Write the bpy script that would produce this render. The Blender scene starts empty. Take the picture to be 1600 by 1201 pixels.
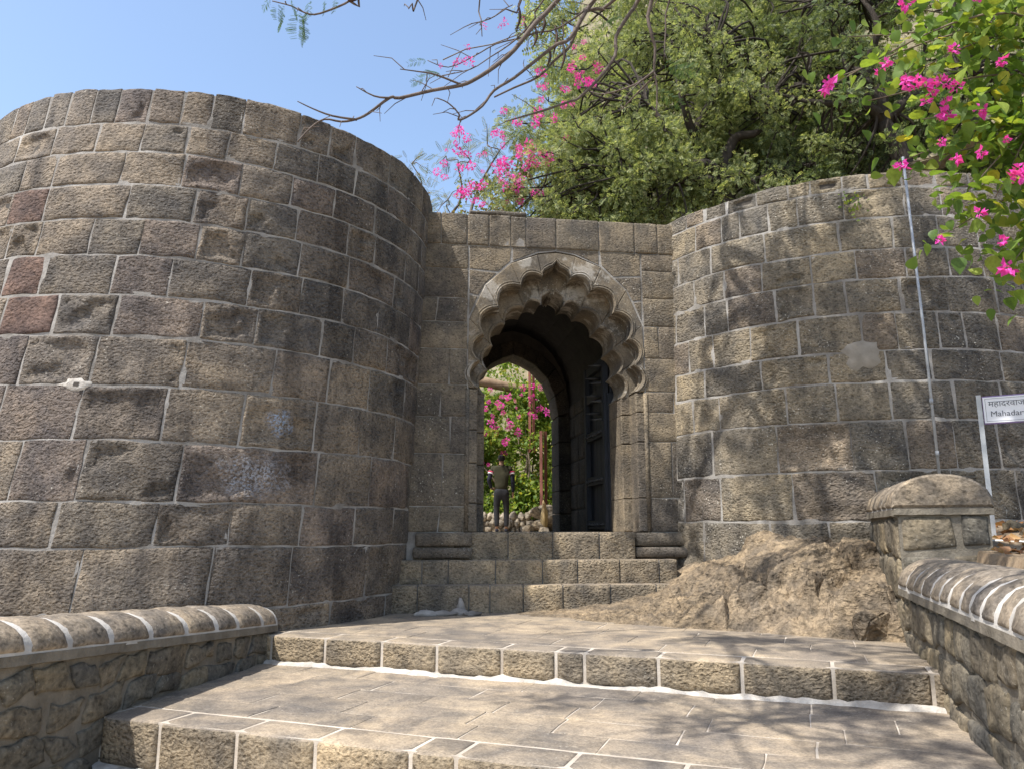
import bpy, bmesh, math, random
import numpy as np
from mathutils import Vector, Matrix, noise as mn

random.seed(7); RNG = np.random.default_rng(11)
R = math.radians
scene = bpy.context.scene
C = scene.collection

# ------------------------------------------------------------------ camera, sky, sun, exposure
cam_d = bpy.data.cameras.new('camera'); cam = bpy.data.objects.new('camera', cam_d); C.objects.link(cam)
cam.location = (0, 0, 0); cam.rotation_euler = (R(90 + 10.66), 0, 0)
cam_d.sensor_width = 36; cam_d.lens = 27.18; cam_d.clip_start = .05; cam_d.clip_end = 6000
scene.camera = cam
SUN_AZ, SUN_EL = R(54), R(60)              # azimuth measured from straight behind the camera towards the left
S = Vector((-math.sin(SUN_AZ) * math.cos(SUN_EL), -math.cos(SUN_AZ) * math.cos(SUN_EL), math.sin(SUN_EL)))
world = bpy.data.worlds.new('World'); scene.world = world; world.use_nodes = True
wn = world.node_tree; bg = wn.nodes['Background']
sky = wn.nodes.new('ShaderNodeTexSky'); sky.sky_type = 'NISHITA'; sky.sun_disc = False
sky.sun_elevation = SUN_EL; sky.sun_rotation = math.atan2(S.x, S.y)
sky.altitude = 800; sky.air_density = 1.25; sky.dust_density = 3.0; sky.ozone_density = 1.0
wn.links.new(sky.outputs[0], bg.inputs[0]); bg.inputs[1].default_value = .15
sun_d = bpy.data.lights.new('sun', 'SUN'); sun = bpy.data.objects.new('sun', sun_d); C.objects.link(sun)
sun_d.energy = 3.9; sun_d.angle = R(.55); sun_d.color = (1, .96, .90)
sun.rotation_euler = S.to_track_quat('Z', 'Y').to_euler(); sun.location = (-8, -6, 20)
scene.cycles.max_bounces = 6; scene.cycles.diffuse_bounces = 3; scene.cycles.transmission_bounces = 3; scene.cycles.caustics_reflective = False
scene.view_settings.view_transform = 'Standard'; scene.view_settings.look = 'None'
scene.view_settings.exposure = .85; scene.view_settings.gamma = 1; scene.view_settings.use_curve_mapping = False

# ------------------------------------------------------------------ helpers
def tag(o, label=None, cat=None, group=None, kind=None):
    if label: o['label'] = label
    if cat: o['category'] = cat
    if group: o['group'] = group
    if kind: o['kind'] = kind
    return o
def thing(name, label, cat, loc=(0, 0, 0), group=None):
    o = bpy.data.objects.new(name, None); C.objects.link(o); o.location = loc; o.empty_display_size = .2
    return tag(o, label, cat, group)
def link(name, me, mats, parent=None, loc=None):
    o = bpy.data.objects.new(name, me); C.objects.link(o)
    if mats is not None and not me.materials:
        for m in (mats if isinstance(mats, (list, tuple)) else [mats]): me.materials.append(m)
    loc = Vector(loc) if loc is not None else Vector((0, 0, 0))
    if parent is not None:
        o.parent = parent; o.location = loc - PW(parent)
    else: o.location = loc
    return o
def PW(o):
    v = Vector(o.location)
    while o.parent: o = o.parent; v += o.location
    return v
def mesh(name, verts, faces, mats, parent=None, smooth=False, loc=None, fm=None):
    me = bpy.data.meshes.new(name)
    if loc is None:
        n = len(verts); loc = Vector((sum(v[0] for v in verts) / n, sum(v[1] for v in verts) / n, sum(v[2] for v in verts) / n))
    me.from_pydata([tuple(Vector(v) - Vector(loc)) for v in verts], [], faces)
    if smooth: me.polygons.foreach_set('use_smooth', [True] * len(me.polygons))
    o = link(name, me, mats, parent, loc)
    if fm: me.polygons.foreach_set('material_index', fm)
    me.update(); return o
def np_mesh(name, V, F4, mats, parent=None, smooth=False, loc=(0, 0, 0)):
    """quads only, numpy arrays"""
    me = bpy.data.meshes.new(name); V = np.asarray(V, np.float32) - np.asarray(loc, np.float32); F4 = np.asarray(F4, np.int32)
    k = F4.shape[1]
    me.vertices.add(len(V)); me.vertices.foreach_set('co', V.ravel())
    me.loops.add(F4.size); me.loops.foreach_set('vertex_index', F4.ravel())
    me.polygons.add(len(F4)); me.polygons.foreach_set('loop_start', np.arange(0, F4.size, k, dtype=np.int32))
    me.polygons.foreach_set('loop_total', np.full(len(F4), k, np.int32))
    if smooth: me.polygons.foreach_set('use_smooth', np.ones(len(F4), bool))
    me.update(calc_edges=True); me.validate()
    return link(name, me, mats, parent, loc)
def tube_data(pts, rad, seg=8, cap=True):
    pts = [Vector(p) for p in pts]; n = len(pts)
    if not isinstance(rad, (list, tuple)): rad = [rad] * n
    V, F = [], []; prev = None
    for i, p in enumerate(pts):
        t = (pts[min(i + 1, n - 1)] - pts[max(i - 1, 0)]).normalized()
        if prev is None:
            a = Vector((0, 0, 1)) if abs(t.z) < .9 else Vector((1, 0, 0)); u = t.cross(a).normalized()
        else: u = (prev - t * prev.dot(t)).normalized()
        prev = u; w = t.cross(u)
        for j in range(seg):
            an = 2 * math.pi * j / seg; V.append(p + (u * math.cos(an) + w * math.sin(an)) * rad[i])
    for i in range(n - 1):
        for j in range(seg):
            F.append((i * seg + j, i * seg + (j + 1) % seg, (i + 1) * seg + (j + 1) % seg, (i + 1) * seg + j))
    if cap: F.append(tuple(range(seg))[::-1]); F.append(tuple(range((n - 1) * seg, n * seg)))
    return V, F
def tubes(name, items, mat, parent=None, seg=8):
    V, F = [], []
    for pts, rad in items:
        v, f = tube_data(pts, rad, seg); o = len(V); V += v; F += [tuple(i + o for i in q) for q in f]
    return mesh(name, V, F, mat, parent, smooth=True)
def box_data(c, s, rz=0):
    c = Vector(c); m = Matrix.Rotation(rz, 3, 'Z'); V = []
    for x in (-.5, .5):
        for y in (-.5, .5):
            for z in (-.5, .5): V.append(c + m @ Vector((x * s[0], y * s[1], z * s[2])))
    return V, [(0, 1, 3, 2), (4, 6, 7, 5), (0, 4, 5, 1), (2, 3, 7, 6), (0, 2, 6, 4), (1, 5, 7, 3)]
def smooth_path(pts, sub=3):
    P = [Vector(p) for p in pts]; out = []
    for i in range(len(P) - 1):
        p0, p1, p2, p3 = P[max(i - 1, 0)], P[i], P[i + 1], P[min(i + 2, len(P) - 1)]
        for k in range(sub):
            t = k / sub
            out.append(.5 * ((2 * p1) + (p2 - p0) * t + (2 * p0 - 5 * p1 + 4 * p2 - p3) * t * t + (3 * p1 - p0 - 3 * p2 + p3) * t ** 3))
    out.append(P[-1]); return out
def taper(n, a, b): return [a + (b - a) * i / max(n - 1, 1) for i in range(n)]
def sstep(a, b, x):
    t = min(max((x - a) / (b - a), 0), 1); return t * t * (3 - 2 * t)
def nz(x, y, z=0): return mn.noise(Vector((x, y, z)))
def fbm(x, y, z=0, o=4): return mn.fractal(Vector((x, y, z)), 1.0, 2.0, o)

# ------------------------------------------------------------------ materials
def new_mat(name):
    m = bpy.data.materials.new(name); m.use_nodes = True; nt = m.node_tree; b = nt.nodes['Principled BSDF']
    b.inputs['Roughness'].default_value = .85; b.inputs['Specular IOR Level'].default_value = .25
    return m, nt, b
def N(nt, t, **kw):
    n = nt.nodes.new(t)
    for k, v in kw.items(): setattr(n, k, v)
    return n
def ramp(nt, fac, stops, interp='LINEAR'):
    r = N(nt, 'ShaderNodeValToRGB'); e = r.color_ramp.elements; r.color_ramp.interpolation = interp
    while len(e) < len(stops): e.new(.5)
    for i, (p, c) in enumerate(stops):
        e[i].position = p; e[i].color = (c, c, c, 1) if isinstance(c, (int, float)) else (*c, 1)
    nt.links.new(fac, r.inputs[0]); return r.outputs[0]
def noise(nt, vec, scale, detail=5, rough=.6, dist=0, typ='FBM'):
    n = N(nt, 'ShaderNodeTexNoise'); n.inputs['Scale'].default_value = scale; n.inputs['Detail'].default_value = detail
    n.inputs['Roughness'].default_value = rough; n.inputs['Distortion'].default_value = dist
    if vec is not None: nt.links.new(vec, n.inputs['Vector'])
    return n.outputs[0]
def mix(nt, fac, a, b, mode='MIX'):
    m = N(nt, 'ShaderNodeMix', data_type='RGBA', blend_type=mode)
    for sock, v in ((m.inputs[0], fac), (m.inputs[6], a), (m.inputs[7], b)):
        if isinstance(v, (int, float)): sock.default_value = v
        elif isinstance(v, tuple): sock.default_value = (*v, 1)
        else: nt.links.new(v, sock)
    return m.outputs[2]
def math_n(nt, op, a, b=0.):
    m = N(nt, 'ShaderNodeMath', operation=op)
    for i, v in enumerate((a, b)):
        if isinstance(v, (int, float)): m.inputs[i].default_value = v
        else: nt.links.new(v, m.inputs[i])
    return m.outputs[0]
def bump(nt, b, h, strength, dist, prev=None):
    n = N(nt, 'ShaderNodeBump'); n.inputs['Strength'].default_value = strength; n.inputs['Distance'].default_value = dist
    nt.links.new(h, n.inputs['Height'])
    if prev is not None: nt.links.new(prev, n.inputs['Normal'])
    nt.links.new(n.outputs[0], b.inputs['Normal']); return n.outputs[0]
def vec_world(nt, scale=(1, 1, 1)):
    g = N(nt, 'ShaderNodeNewGeometry'); mp = N(nt, 'ShaderNodeMapping'); mp.inputs['Scale'].default_value = scale
    nt.links.new(g.outputs['Position'], mp.inputs['Vector']); return mp.outputs[0]
def stone_mat(name, tints, rough_scale=24., bstr=.9, bdist=.022, speck=.35, streak=.35, lime=0., pit=1.0):
    m, nt, b = new_mat(name)
    oi = N(nt, 'ShaderNodeObjectInfo'); v = vec_world(nt)
    base = ramp(nt, oi.outputs['Random'], [(i / len(tints), c) for i, c in enumerate(tints)], 'CONSTANT')
    # blotches inside the stone
    n1 = noise(nt, v, 3.1, 6, .62, .4)
    col = mix(nt, ramp(nt, n1, [(.36, 0.), (.66, 1.)]), mix(nt, 1., base, (.64, .65, .67), 'MULTIPLY'), mix(nt, 1., base, (1.34, 1.28, 1.16), 'MULTIPLY'))
    nL = noise(nt, v, .75, 5, .6, .6); col = mix(nt, ramp(nt, nL, [(.38, 0.), (.62, 1.)]), mix(nt, 1., col, (.74, .75, .78), 'MULTIPLY'), mix(nt, 1., col, (1.14, 1.10, 1.02), 'MULTIPLY'))
    # grain
    n2 = noise(nt, v, rough_scale * 2.2, 6, .7)
    col = mix(nt, 1., col, ramp(nt, n2, [(.3, .62), (.7, 1.38)]), 'MULTIPLY')
    # long dark run-off stains
    vs = vec_world(nt, (2.2, 2.2, .35)); n3 = noise(nt, vs, 1.6, 4, .6)
    col = mix(nt, math_n(nt, 'MULTIPLY', ramp(nt, n3, [(.5, 0.), (.66, 1.)]), streak), col, mix(nt, 1., col, (.42, .42, .44), 'MULTIPLY'))
    # pale specks of lime and lichen
    n4 = noise(nt, v, 46, 2, .5); n5 = noise(nt, v, 1.3, 3, .6)
    sp = math_n(nt, 'MULTIPLY', ramp(nt, n4, [(.66, 0.), (.70, 1.)]), ramp(nt, n5, [(.46, 0.), (.62, 1.)]))
    col = mix(nt, math_n(nt, 'MULTIPLY', sp, speck), col, (.52, .49, .42))
    if lime: col = mix(nt, math_n(nt, 'MULTIPLY', ramp(nt, noise(nt, v, 2.3, 6, .7), [(.53, 0.), (.60, 1.)]), lime), col, (.46, .43, .38))
    vz = vec_world(nt, (1, 1, 1.4)); h1 = noise(nt, vz, rough_scale, 7, .62, .9)
    vo = N(nt, 'ShaderNodeTexVoronoi', feature='SMOOTH_F1'); vo.inputs['Scale'].default_value = rough_scale * 1.1
    wv = N(nt, 'ShaderNodeVectorMath', operation='ADD'); nn = N(nt, 'ShaderNodeTexNoise'); nn.inputs['Scale'].default_value = 14
    nt.links.new(vz, nn.inputs['Vector']); sc = N(nt, 'ShaderNodeVectorMath', operation='SCALE'); sc.inputs[3].default_value = .07
    nt.links.new(nn.outputs[1], sc.inputs[0]); nt.links.new(sc.outputs[0], wv.inputs[1]); nt.links.new(vz, wv.inputs[0]); nt.links.new(wv.outputs[0], vo.inputs['Vector'])
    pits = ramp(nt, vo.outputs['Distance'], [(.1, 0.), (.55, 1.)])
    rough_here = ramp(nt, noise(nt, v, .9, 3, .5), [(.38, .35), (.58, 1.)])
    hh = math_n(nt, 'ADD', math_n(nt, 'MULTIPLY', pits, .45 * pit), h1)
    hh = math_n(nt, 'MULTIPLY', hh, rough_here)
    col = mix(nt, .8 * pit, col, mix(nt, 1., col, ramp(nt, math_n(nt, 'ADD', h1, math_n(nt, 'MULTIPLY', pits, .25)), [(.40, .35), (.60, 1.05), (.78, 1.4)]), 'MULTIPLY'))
    p = bump(nt, b, hh, bstr, bdist)
    nt.links.new(col, b.inputs['Base Color']); b.inputs['Roughness'].default_value = .88
    return m
def simple_mat(name, c1, c2, scale=8., bstr=.4, bdist=.01, rough=.85, vscale=(1, 1, 1), metal=0., bscale=None):
    m, nt, b = new_mat(name); v = vec_world(nt, vscale)
    n = noise(nt, v, scale, 6, .65)
    nt.links.new(mix(nt, ramp(nt, n, [(.32, 0.), (.68, 1.)]), c1, c2), b.inputs['Base Color'])
    b.inputs['Roughness'].default_value = rough; b.inputs['Metallic'].default_value = metal
    if bstr: bump(nt, b, noise(nt, v, bscale or scale * 3, 6, .65), bstr, bdist)
    return m
def leaf_mat(name, stops, trans=.35, rough=.55):
    m, nt, b = new_mat(name); g = N(nt, 'ShaderNodeNewGeometry')
    col = ramp(nt, g.outputs['Random Per Island'], stops)
    nt.links.new(col, b.inputs['Base Color']); b.inputs['Roughness'].default_value = rough; b.inputs['Specular IOR Level'].default_value = .3
    tr = N(nt, 'ShaderNodeBsdfTranslucent'); nt.links.new(mix(nt, 1., col, (1.25, 1.25, .7), 'MULTIPLY'), tr.inputs[0])
    ms = N(nt, 'ShaderNodeMixShader'); ms.inputs[0].default_value = trans
    nt.links.new(b.outputs[0], ms.inputs[1]); nt.links.new(tr.outputs[0], ms.inputs[2]); nt.links.new(ms.outputs[0], nt.nodes['Material Output'].inputs[0])
    return m

BAS = [(.176, .152, .130), (.155, .137, .120), (.190, .164, .139), (.145, .131, .117), (.203, .174, .145), (.168, .144, .125), (.180, .151, .134), (.160, .143, .126)]
BAS_OLD = [(.118, .104, .090), (.100, .090, .080), (.140, .122, .102), (.092, .086, .080), (.150, .130, .105), (.112, .096, .084), (.128, .108, .098), (.105, .098, .088)]
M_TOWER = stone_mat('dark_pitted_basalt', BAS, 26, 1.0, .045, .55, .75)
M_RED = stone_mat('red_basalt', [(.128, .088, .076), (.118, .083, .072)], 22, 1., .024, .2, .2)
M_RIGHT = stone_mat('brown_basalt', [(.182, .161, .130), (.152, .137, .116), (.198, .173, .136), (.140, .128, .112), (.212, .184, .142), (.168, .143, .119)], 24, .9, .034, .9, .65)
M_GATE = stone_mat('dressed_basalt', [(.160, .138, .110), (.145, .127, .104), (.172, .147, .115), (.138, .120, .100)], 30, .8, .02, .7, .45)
M_PASS = stone_mat('shade_darkened_basalt', [(.062, .055, .047), (.052, .047, .041), (.07, .061, .052)], 26, .8, .02, .3, .4)  # shade of the passage put into a darker stone colour
M_CUSP = stone_mat('carved_stone', [(.165, .143, .115), (.15, .132, .108), (.176, .151, .12)], 30, .45, .010, .7, .3, lime=.55, pit=.5)
M_STEP = stone_mat('step_riser_stone', [(.225, .188, .140), (.205, .173, .131), (.24, .20, .148)], 26, 1., .034, .25, .15)
M_PAVE = stone_mat('worn_paving_stone', [(.268, .228, .184), (.256, .220, .180), (.278, .236, .190), (.248, .213, .174)], 34, .4, .007, .35, .3, pit=.35)
M_RUB = stone_mat('rubble_stone', [(.15, .13, .10), (.13, .117, .095), (.17, .145, .105), (.115, .107, .092)], 16, .6, .02, .35, .5)
M_COPE = stone_mat('coping_stone', [(.215, .182, .145), (.195, .167, .137), (.23, .192, .15)], 20, .55, .014, .3, .2)
M_MORT = simple_mat('lime_mortar', (.13, .117, .102), (.43, .405, .37), 1.9, .8, .012, bscale=30)
M_MORTW = simple_mat('white_mortar', (.36, .335, .30), (.56, .53, .485), 4, .6, .012, bscale=30)
M_MORTB = simple_mat('weathered_pointing', (.12, .104, .08), (.24, .21, .165), 5, .8, .02, bscale=24)
M_CORE = simple_mat('dark_rubble_core', (.06, .052, .045), (.10, .088, .074), 5, .8, .02)
M_SHADE = simple_mat('shade_dark_vault_stone', (.018, .016, .015), (.036, .032, .028), 5, .8, .02)  # near-black base colour stands in for the shade under the vault
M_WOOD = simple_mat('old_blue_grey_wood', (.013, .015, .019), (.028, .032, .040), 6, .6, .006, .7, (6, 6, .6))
M_IRON = simple_mat('blackened_iron', (.03, .03, .032), (.06, .058, .055), 12, .3, .004, .6)
M_ROCK = stone_mat('weathered_bedrock', [(.232, .186, .135)], 15, 1., .085, .1, .7, pit=.8)
M_DIRT = simple_mat('dry_dirt', (.19, .135, .085), (.31, .235, .155), 3, .9, .04, bscale=14)
M_PATH = simple_mat('dusty_path', (.36, .30, .23), (.45, .38, .30), 2, .5, .02, bscale=12)
M_HILL = simple_mat('dry_hillside', (.13, .12, .065), (.30, .25, .16), .7, 1., .25, bscale=2.2)
M_BARK = simple_mat('dark_bark', (.028, .022, .017), (.06, .048, .037), 6, .9, .04, vscale=(3, 3, .6))
M_TWIG = simple_mat('grey_brown_bark', (.085, .066, .055), (.17, .135, .115), 12, .6, .01)
M_POD = simple_mat('seed_pod', (.045, .025, .018), (.085, .05, .033), 9, .4, .004, .6)
M_STEM = simple_mat('bougainvillea_stem', (.12, .09, .065), (.22, .175, .125), 9, .5, .006)
M_RUST = simple_mat('rusty_red_steel', (.15, .055, .04), (.25, .10, .072), 6, .4, .006, .7, (4, 4, .5))
M_GALV = simple_mat('galvanised_steel', (.34, .355, .37), (.46, .475, .49), 14, .1, .002, .5, metal=.3)
M_SIGN = simple_mat('white_sign_face', (.74, .75, .80), (.80, .81, .84), 3, 0, .001, .3)
M_SIGNB = simple_mat('sign_purple_edge', (.20, .14, .30), (.26, .19, .36), 5, 0, .001, .5)
M_INK = simple_mat('sign_grey_lettering', (.10, .11, .14), (.13, .14, .17), 5, 0, .001, .5)
M_PIPE = simple_mat('white_plastic_pipe', (.70, .70, .67), (.78, .78, .76), 8, 0, .001, .4)
L_TAM = leaf_mat('fine_tree_leaf', [(0, (.11, .145, .065)), (.35, (.215, .26, .11)), (.7, (.32, .355, .155)), (1, (.44, .44, .21))], .5)
L_DARK = leaf_mat('dark_tree_leaf', [(0, (.06, .092, .04)), (.5, (.13, .17, .07)), (1, (.25, .28, .12))], .42)
L_GUL = leaf_mat('feathery_leaf', [(0, (.10, .14, .05)), (.6, (.19, .21, .08)), (1, (.34, .25, .09))], .4)
L_SPR = leaf_mat('green_feathery_leaf', [(0, (.05, .11, .045)), (1, (.12, .19, .075))], .35)
L_BOU = leaf_mat('bougainvillea_leaf', [(0, (.11, .19, .04)), (.5, (.20, .30, .06)), (.88, (.32, .39, .08)), (1, (.46, .40, .06))], .5)
L_BOUD = leaf_mat('shaded_bougainvillea_leaf', [(0, (.045, .085, .025)), (.6, (.10, .15, .04)), (1, (.19, .22, .06))], .35)
L_PINK = leaf_mat('magenta_bract', [(0, (.60, .022, .36)), (.5, (.76, .055, .48)), (1, (.85, .20, .60))], .4)
L_DRY = leaf_mat('dry_leaf', [(0, (.16, .07, .03)), (.6, (.33, .17, .07)), (1, (.48, .30, .13))], .15)

M_PJOINT = simple_mat('dusty_joint_mortar', (.34, .285, .225), (.58, .52, .44), 2.4, .6, .008, bscale=30)
M_FIL = simple_mat('chipped_fillet_mortar', (.33, .30, .26), (.60, .56, .50), 7, .9, .02, bscale=26)
def blue_chalk(name, sc, colr):
    m = M_TOWER.copy(); m.name = name; nt = m.node_tree; b = nt.nodes['Principled BSDF']
    src = b.inputs['Base Color'].links[0].from_socket
    v = vec_world(nt); tc = N(nt, 'ShaderNodeTexCoord')
    mp = N(nt, 'ShaderNodeMapping'); mp.inputs['Scale'].default_value = sc; nt.links.new(tc.outputs['Object'], mp.inputs[0])
    ln = N(nt, 'ShaderNodeVectorMath', operation='LENGTH'); nt.links.new(mp.outputs[0], ln.inputs[0])
    blob = ramp(nt, math_n(nt, 'ADD', ln.outputs['Value'], math_n(nt, 'MULTIPLY', noise(nt, v, 9, 4, .7), .9)), [(.62, 1.), (1.15, 0.)])
    sp = ramp(nt, noise(nt, v, 40, 4, .7), [(.46, 0.), (.56, 1.)])
    nt.links.new(mix(nt, math_n(nt, 'MULTIPLY', math_n(nt, 'MULTIPLY', blob, sp), .85), src, colr), b.inputs['Base Color'])
    return m
M_CHALK = blue_chalk('blue_chalk_basalt', (3.2, 3.2, 3.6), (.36, .46, .62)); M_CHALKW = blue_chalk('white_chalk_basalt', (1.25, 1.25, 2.3), (.44, .45, .49))

# ------------------------------------------------------------------ masonry
def axis_rows(L, n, edge):
    e = min(edge, L * .25); inner = [e + (L - 2 * e) * i / n for i in range(n + 1)]
    return [0, e * .35] + inner + [L - e * .35, L]
SEED = [0]
def block(mapf, quad, parent, mat, gap=.02, nx=4, ny=2, bulge=.02, rough=.008, depth=.06, edge=.05, wob=.008, name='stone_block', base=0., chip=.0, fm=None, floor=None, spall=0.):
    """one dressed stone: quad = bl, br, tr, tl in wall coordinates; mapf(a, b, d) puts it in the world, d outwards"""
    SEED[0] += 1; sd = SEED[0] * 3.17
    bl, br, tr, tl = [Vector((q[0], q[1])) for q in quad]
    g = gap / 2
    bl += Vector((g, g)); br += Vector((-g, g)); tr += Vector((-g, -g)); tl += Vector((g, -g))
    L = (br - bl).length; H = (tl - bl).length
    if L < .03 or H < .03: return None
    us = [x / L for x in axis_rows(L, nx, edge)]; vs = [x / H for x in axis_rows(H, ny, edge)]
    V, F = [], []; nu, nv = len(us), len(vs)
    for j, t in enumerate(vs):
        for i, s in enumerate(us):
            p = (bl * (1 - s) + br * s) * (1 - t) + (tl * (1 - s) + tr * s) * t
            ds = min(s, 1 - s) * L; dt = min(t, 1 - t) * H; e = min(ds, dt)
            k = min(e / edge, 1.); d = base + bulge * (1 - (1 - k) ** 2)
            # round the corners in plan
            if ds < edge and dt < edge:
                c = Vector((edge - ds, edge - dt)); l = c.length
                if l > edge: p += Vector(((.5 - s) * 2, (.5 - t) * 2)).normalized() * (l - edge) * .3
            n1 = nz(p.x * 2.3 + sd, p.y * 2.3, sd); n2 = nz(p.x * 7 + sd, p.y * 7, sd + 5)
            d += rough * (n1 * .8 + n2 * .9) * (.25 + .75 * k)
            if chip: d -= chip * max(0, nz(p.x * 3.1 + sd * 2, p.y * 3.1, 9.3) - .12) * k
            p += Vector((nz(p.x * 5 + sd, p.y * 5, 1.7), nz(p.x * 5, p.y * 5 + sd, 7.1))) * wob
            if floor is not None: d = max(d, floor + .004 * n2 * k)
            if spall:
                q = nz(p.x * 2.4 + sd, p.y * 2.9 + sd, 3.3) + .25 * nz(p.x * 9, p.y * 9, sd)
                d -= spall * sstep(.06, .16, q) * min(max((e - .035) / .03, 0), 1) * (1 + .5 * n2)
            p += Vector((nz(p.x * 14, p.y * 14, 2.2), nz(p.x * 14, p.y * 14, 5.5))) * wob * .35
            V.append(mapf(p.x, p.y, d))
    for j in range(nv - 1):
        for i in range(nu - 1): F.append((j * nu + i, j * nu + i + 1, (j + 1) * nu + i + 1, (j + 1) * nu + i))
    ring = [i for i in range(nu)] + [j * nu + nu - 1 for j in range(1, nv)] + [(nv - 1) * nu + i for i in range(nu - 2, -1, -1)] + [j * nu for j in range(nv - 2, 0, -1)]
    # skirt going into the mortar
    o = len(V); cpos = mapf(*((bl + tr) / 2), 0); off = mapf(*((bl + tr) / 2), -depth) - cpos
    for r in ring: V.append(V[r] + off)
    m = len(ring)
    for i in range(m): F.append((ring[i], o + i, o + (i + 1) % m, ring[(i + 1) % m]))
    return mesh(name, V, F, mat, parent, smooth=True)
def prism(name, poly, mapf, d0, d1, mat, parent, bev=.01):
    """polygon in wall coordinates extruded from front d0 to back d1 (d outwards), with a small arris"""
    bm = bmesh.new()
    f = [bm.verts.new(mapf(a, b, d0)) for a, b in poly]; k = [bm.verts.new(mapf(a, b, d1)) for a, b in poly]
    n = len(poly); ff = bm.faces.new(f); bm.faces.new(k[::-1])
    for i in range(n): bm.faces.new((f[i], k[i], k[(i + 1) % n], f[(i + 1) % n]))
    bmesh.ops.recalc_face_normals(bm, faces=bm.faces)
    if bev: bmesh.ops.bevel(bm, geom=list(ff.edges), offset=bev, segments=1, affect='EDGES', clamp_overlap=True)
    bmesh.ops.triangulate(bm, faces=[q for q in bm.faces if len(q.verts) > 4])
    me = bpy.data.meshes.new(name); c = Vector(mapf(sum(p[0] for p in poly) / n, sum(p[1] for p in poly) / n, d0))
    for v in bm.verts: v.co -= c
    bm.to_mesh(me); bm.free()
    return link(name, me, mat, parent, c)

def cone(par, z):
    x0, y0, r0, x1, y1, r1 = par; t = (z + .96) / 5.41
    return x0 + (x1 - x0) * t, y0 + (y1 - y0) * t, r0 + (r1 - r0) * t
def bastion(root, par, courses, ztop, zbot, th_lo, th_hi, mat, special={}, gap=.02, mort=M_MORT, blk={}):
    RR = 3.0
    def mapf(a, z, d):
        th = a / RR; zz = z; cx, cy, r = cone(par, zz)
        zz += .022 * nz(a * .8, z * 1.3, 4.2) + .008 * nz(a * 3, z * 2, 8.8)
        return Vector((cx + (r + d) * math.sin(th), cy - (r + d) * math.cos(th), zz))
    # rough top of the wall and its hidden back, closed body
    cx, cy, r = cone(par, ztop); V = [Vector((cx, cy, ztop - .03))]; n = 72
    for i in range(n):
        a = 2 * math.pi * i / n; V.append(Vector((cx + (r - .02) * math.cos(a), cy + (r - .02) * math.sin(a), ztop - .03)))
    for i in range(n):
        a = 2 * math.pi * i / n; c2, c3, r2 = cone(par, zbot); V.append(Vector((c2 + (r2 - .05) * math.cos(a), c3 + (r2 - .05) * math.sin(a), zbot)))
    F = [(0, 1 + i, 1 + (i + 1) % n) for i in range(n)] + [(1 + i, 1 + n + i, 1 + n + (i + 1) % n, 1 + (i + 1) % n) for i in range(n)]
    mesh('rubble_core', V, F, M_CORE, root)
    SV, SF = [], []
    def strip(pts, w):
        o = len(SV)
        for (a_, z_, da, dz) in pts:
            j_ = .006 * nz(a_ * 7, z_ * 7, 3.); e_ = .0015 + .006 * nz(a_ * 4, z_ * 4, 9.)
            for q in (-1, 1): SV.append(mapf(a_ + q * da * w, z_ + q * dz * w, e_ + j_ * .3))
        for i in range(len(pts) - 1): SF.append((o + 2 * i, o + 2 * i + 1, o + 2 * i + 3, o + 2 * i + 2))
    for ci, (z0, z1, js) in enumerate(courses):
        js = list(js); rng = random.Random(ci * 7 + len(js))
        while js[0] > th_lo: js.insert(0, js[0] - rng.uniform(7.5, 12.5))
        while js[-1] < th_hi: js.append(js[-1] + rng.uniform(8, 13))
        nn_ = int(R(js[-1] - js[0]) * RR / .07); strip([(R(js[0]) * RR + (R(js[-1] - js[0]) * RR) * i / nn_, z0, 0, 1) for i in range(nn_ + 1)], gap / 2 + .022)
        for j in js: strip([(R(j) * RR, z0 + (z1 - z0 - (.02 if ci == 0 else 0)) * i / 6, 1, 0) for i in range(7)], gap / 2 + .026)
        for k in range(len(js) - 1):
            a0, a1 = R(js[k]) * RR, R(js[k + 1]) * RR; sl0, sl1 = (rng.uniform(-.012, .012) for _ in '12')
            m = special.get((ci, k), mat); dz = rng.uniform(-.012, .012) if ci == 0 else 0
            top = ci == 0
            sp_ = .034 if rng.random() < .36 else 0
            block(mapf, ((a0, z0), (a1, z0), (a1 + sl1, z1 + dz), (a0 + sl0, z1 + dz)), root, m, gap=gap * rng.uniform(.6, 1.5), nx=15 if sp_ else 8, ny=10 if sp_ else 5, spall=sp_,
                  bulge=rng.uniform(.006, .014), rough=rng.choice([.006, .010, .014]), chip=0, depth=.22 if top else .09, edge=.024, wob=.014, floor=.003, **blk)
    mesh('mortar_joints', SV, SF, mort, root, smooth=True)
    return mapf

# ------------------------------------------------------------------ ground
def ground_h(x, y):
    return -1.64
V = [(-400, -200, -1.66), (400, -200, -1.66), (400, 13.0, -1.66), (-400, 13.0, -1.66)]
g = mesh('ground', V, [(0, 1, 2, 3)], M_DIRT, None); tag(g, kind='structure')

def W(e, a, z): return Vector((e * .9336 + a * .3584, -e * .3584 + a * .9336, z))
H1, H2, H3 = -.962, -1.21, -1.52
A1, A2 = 6.251, 4.12
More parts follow.
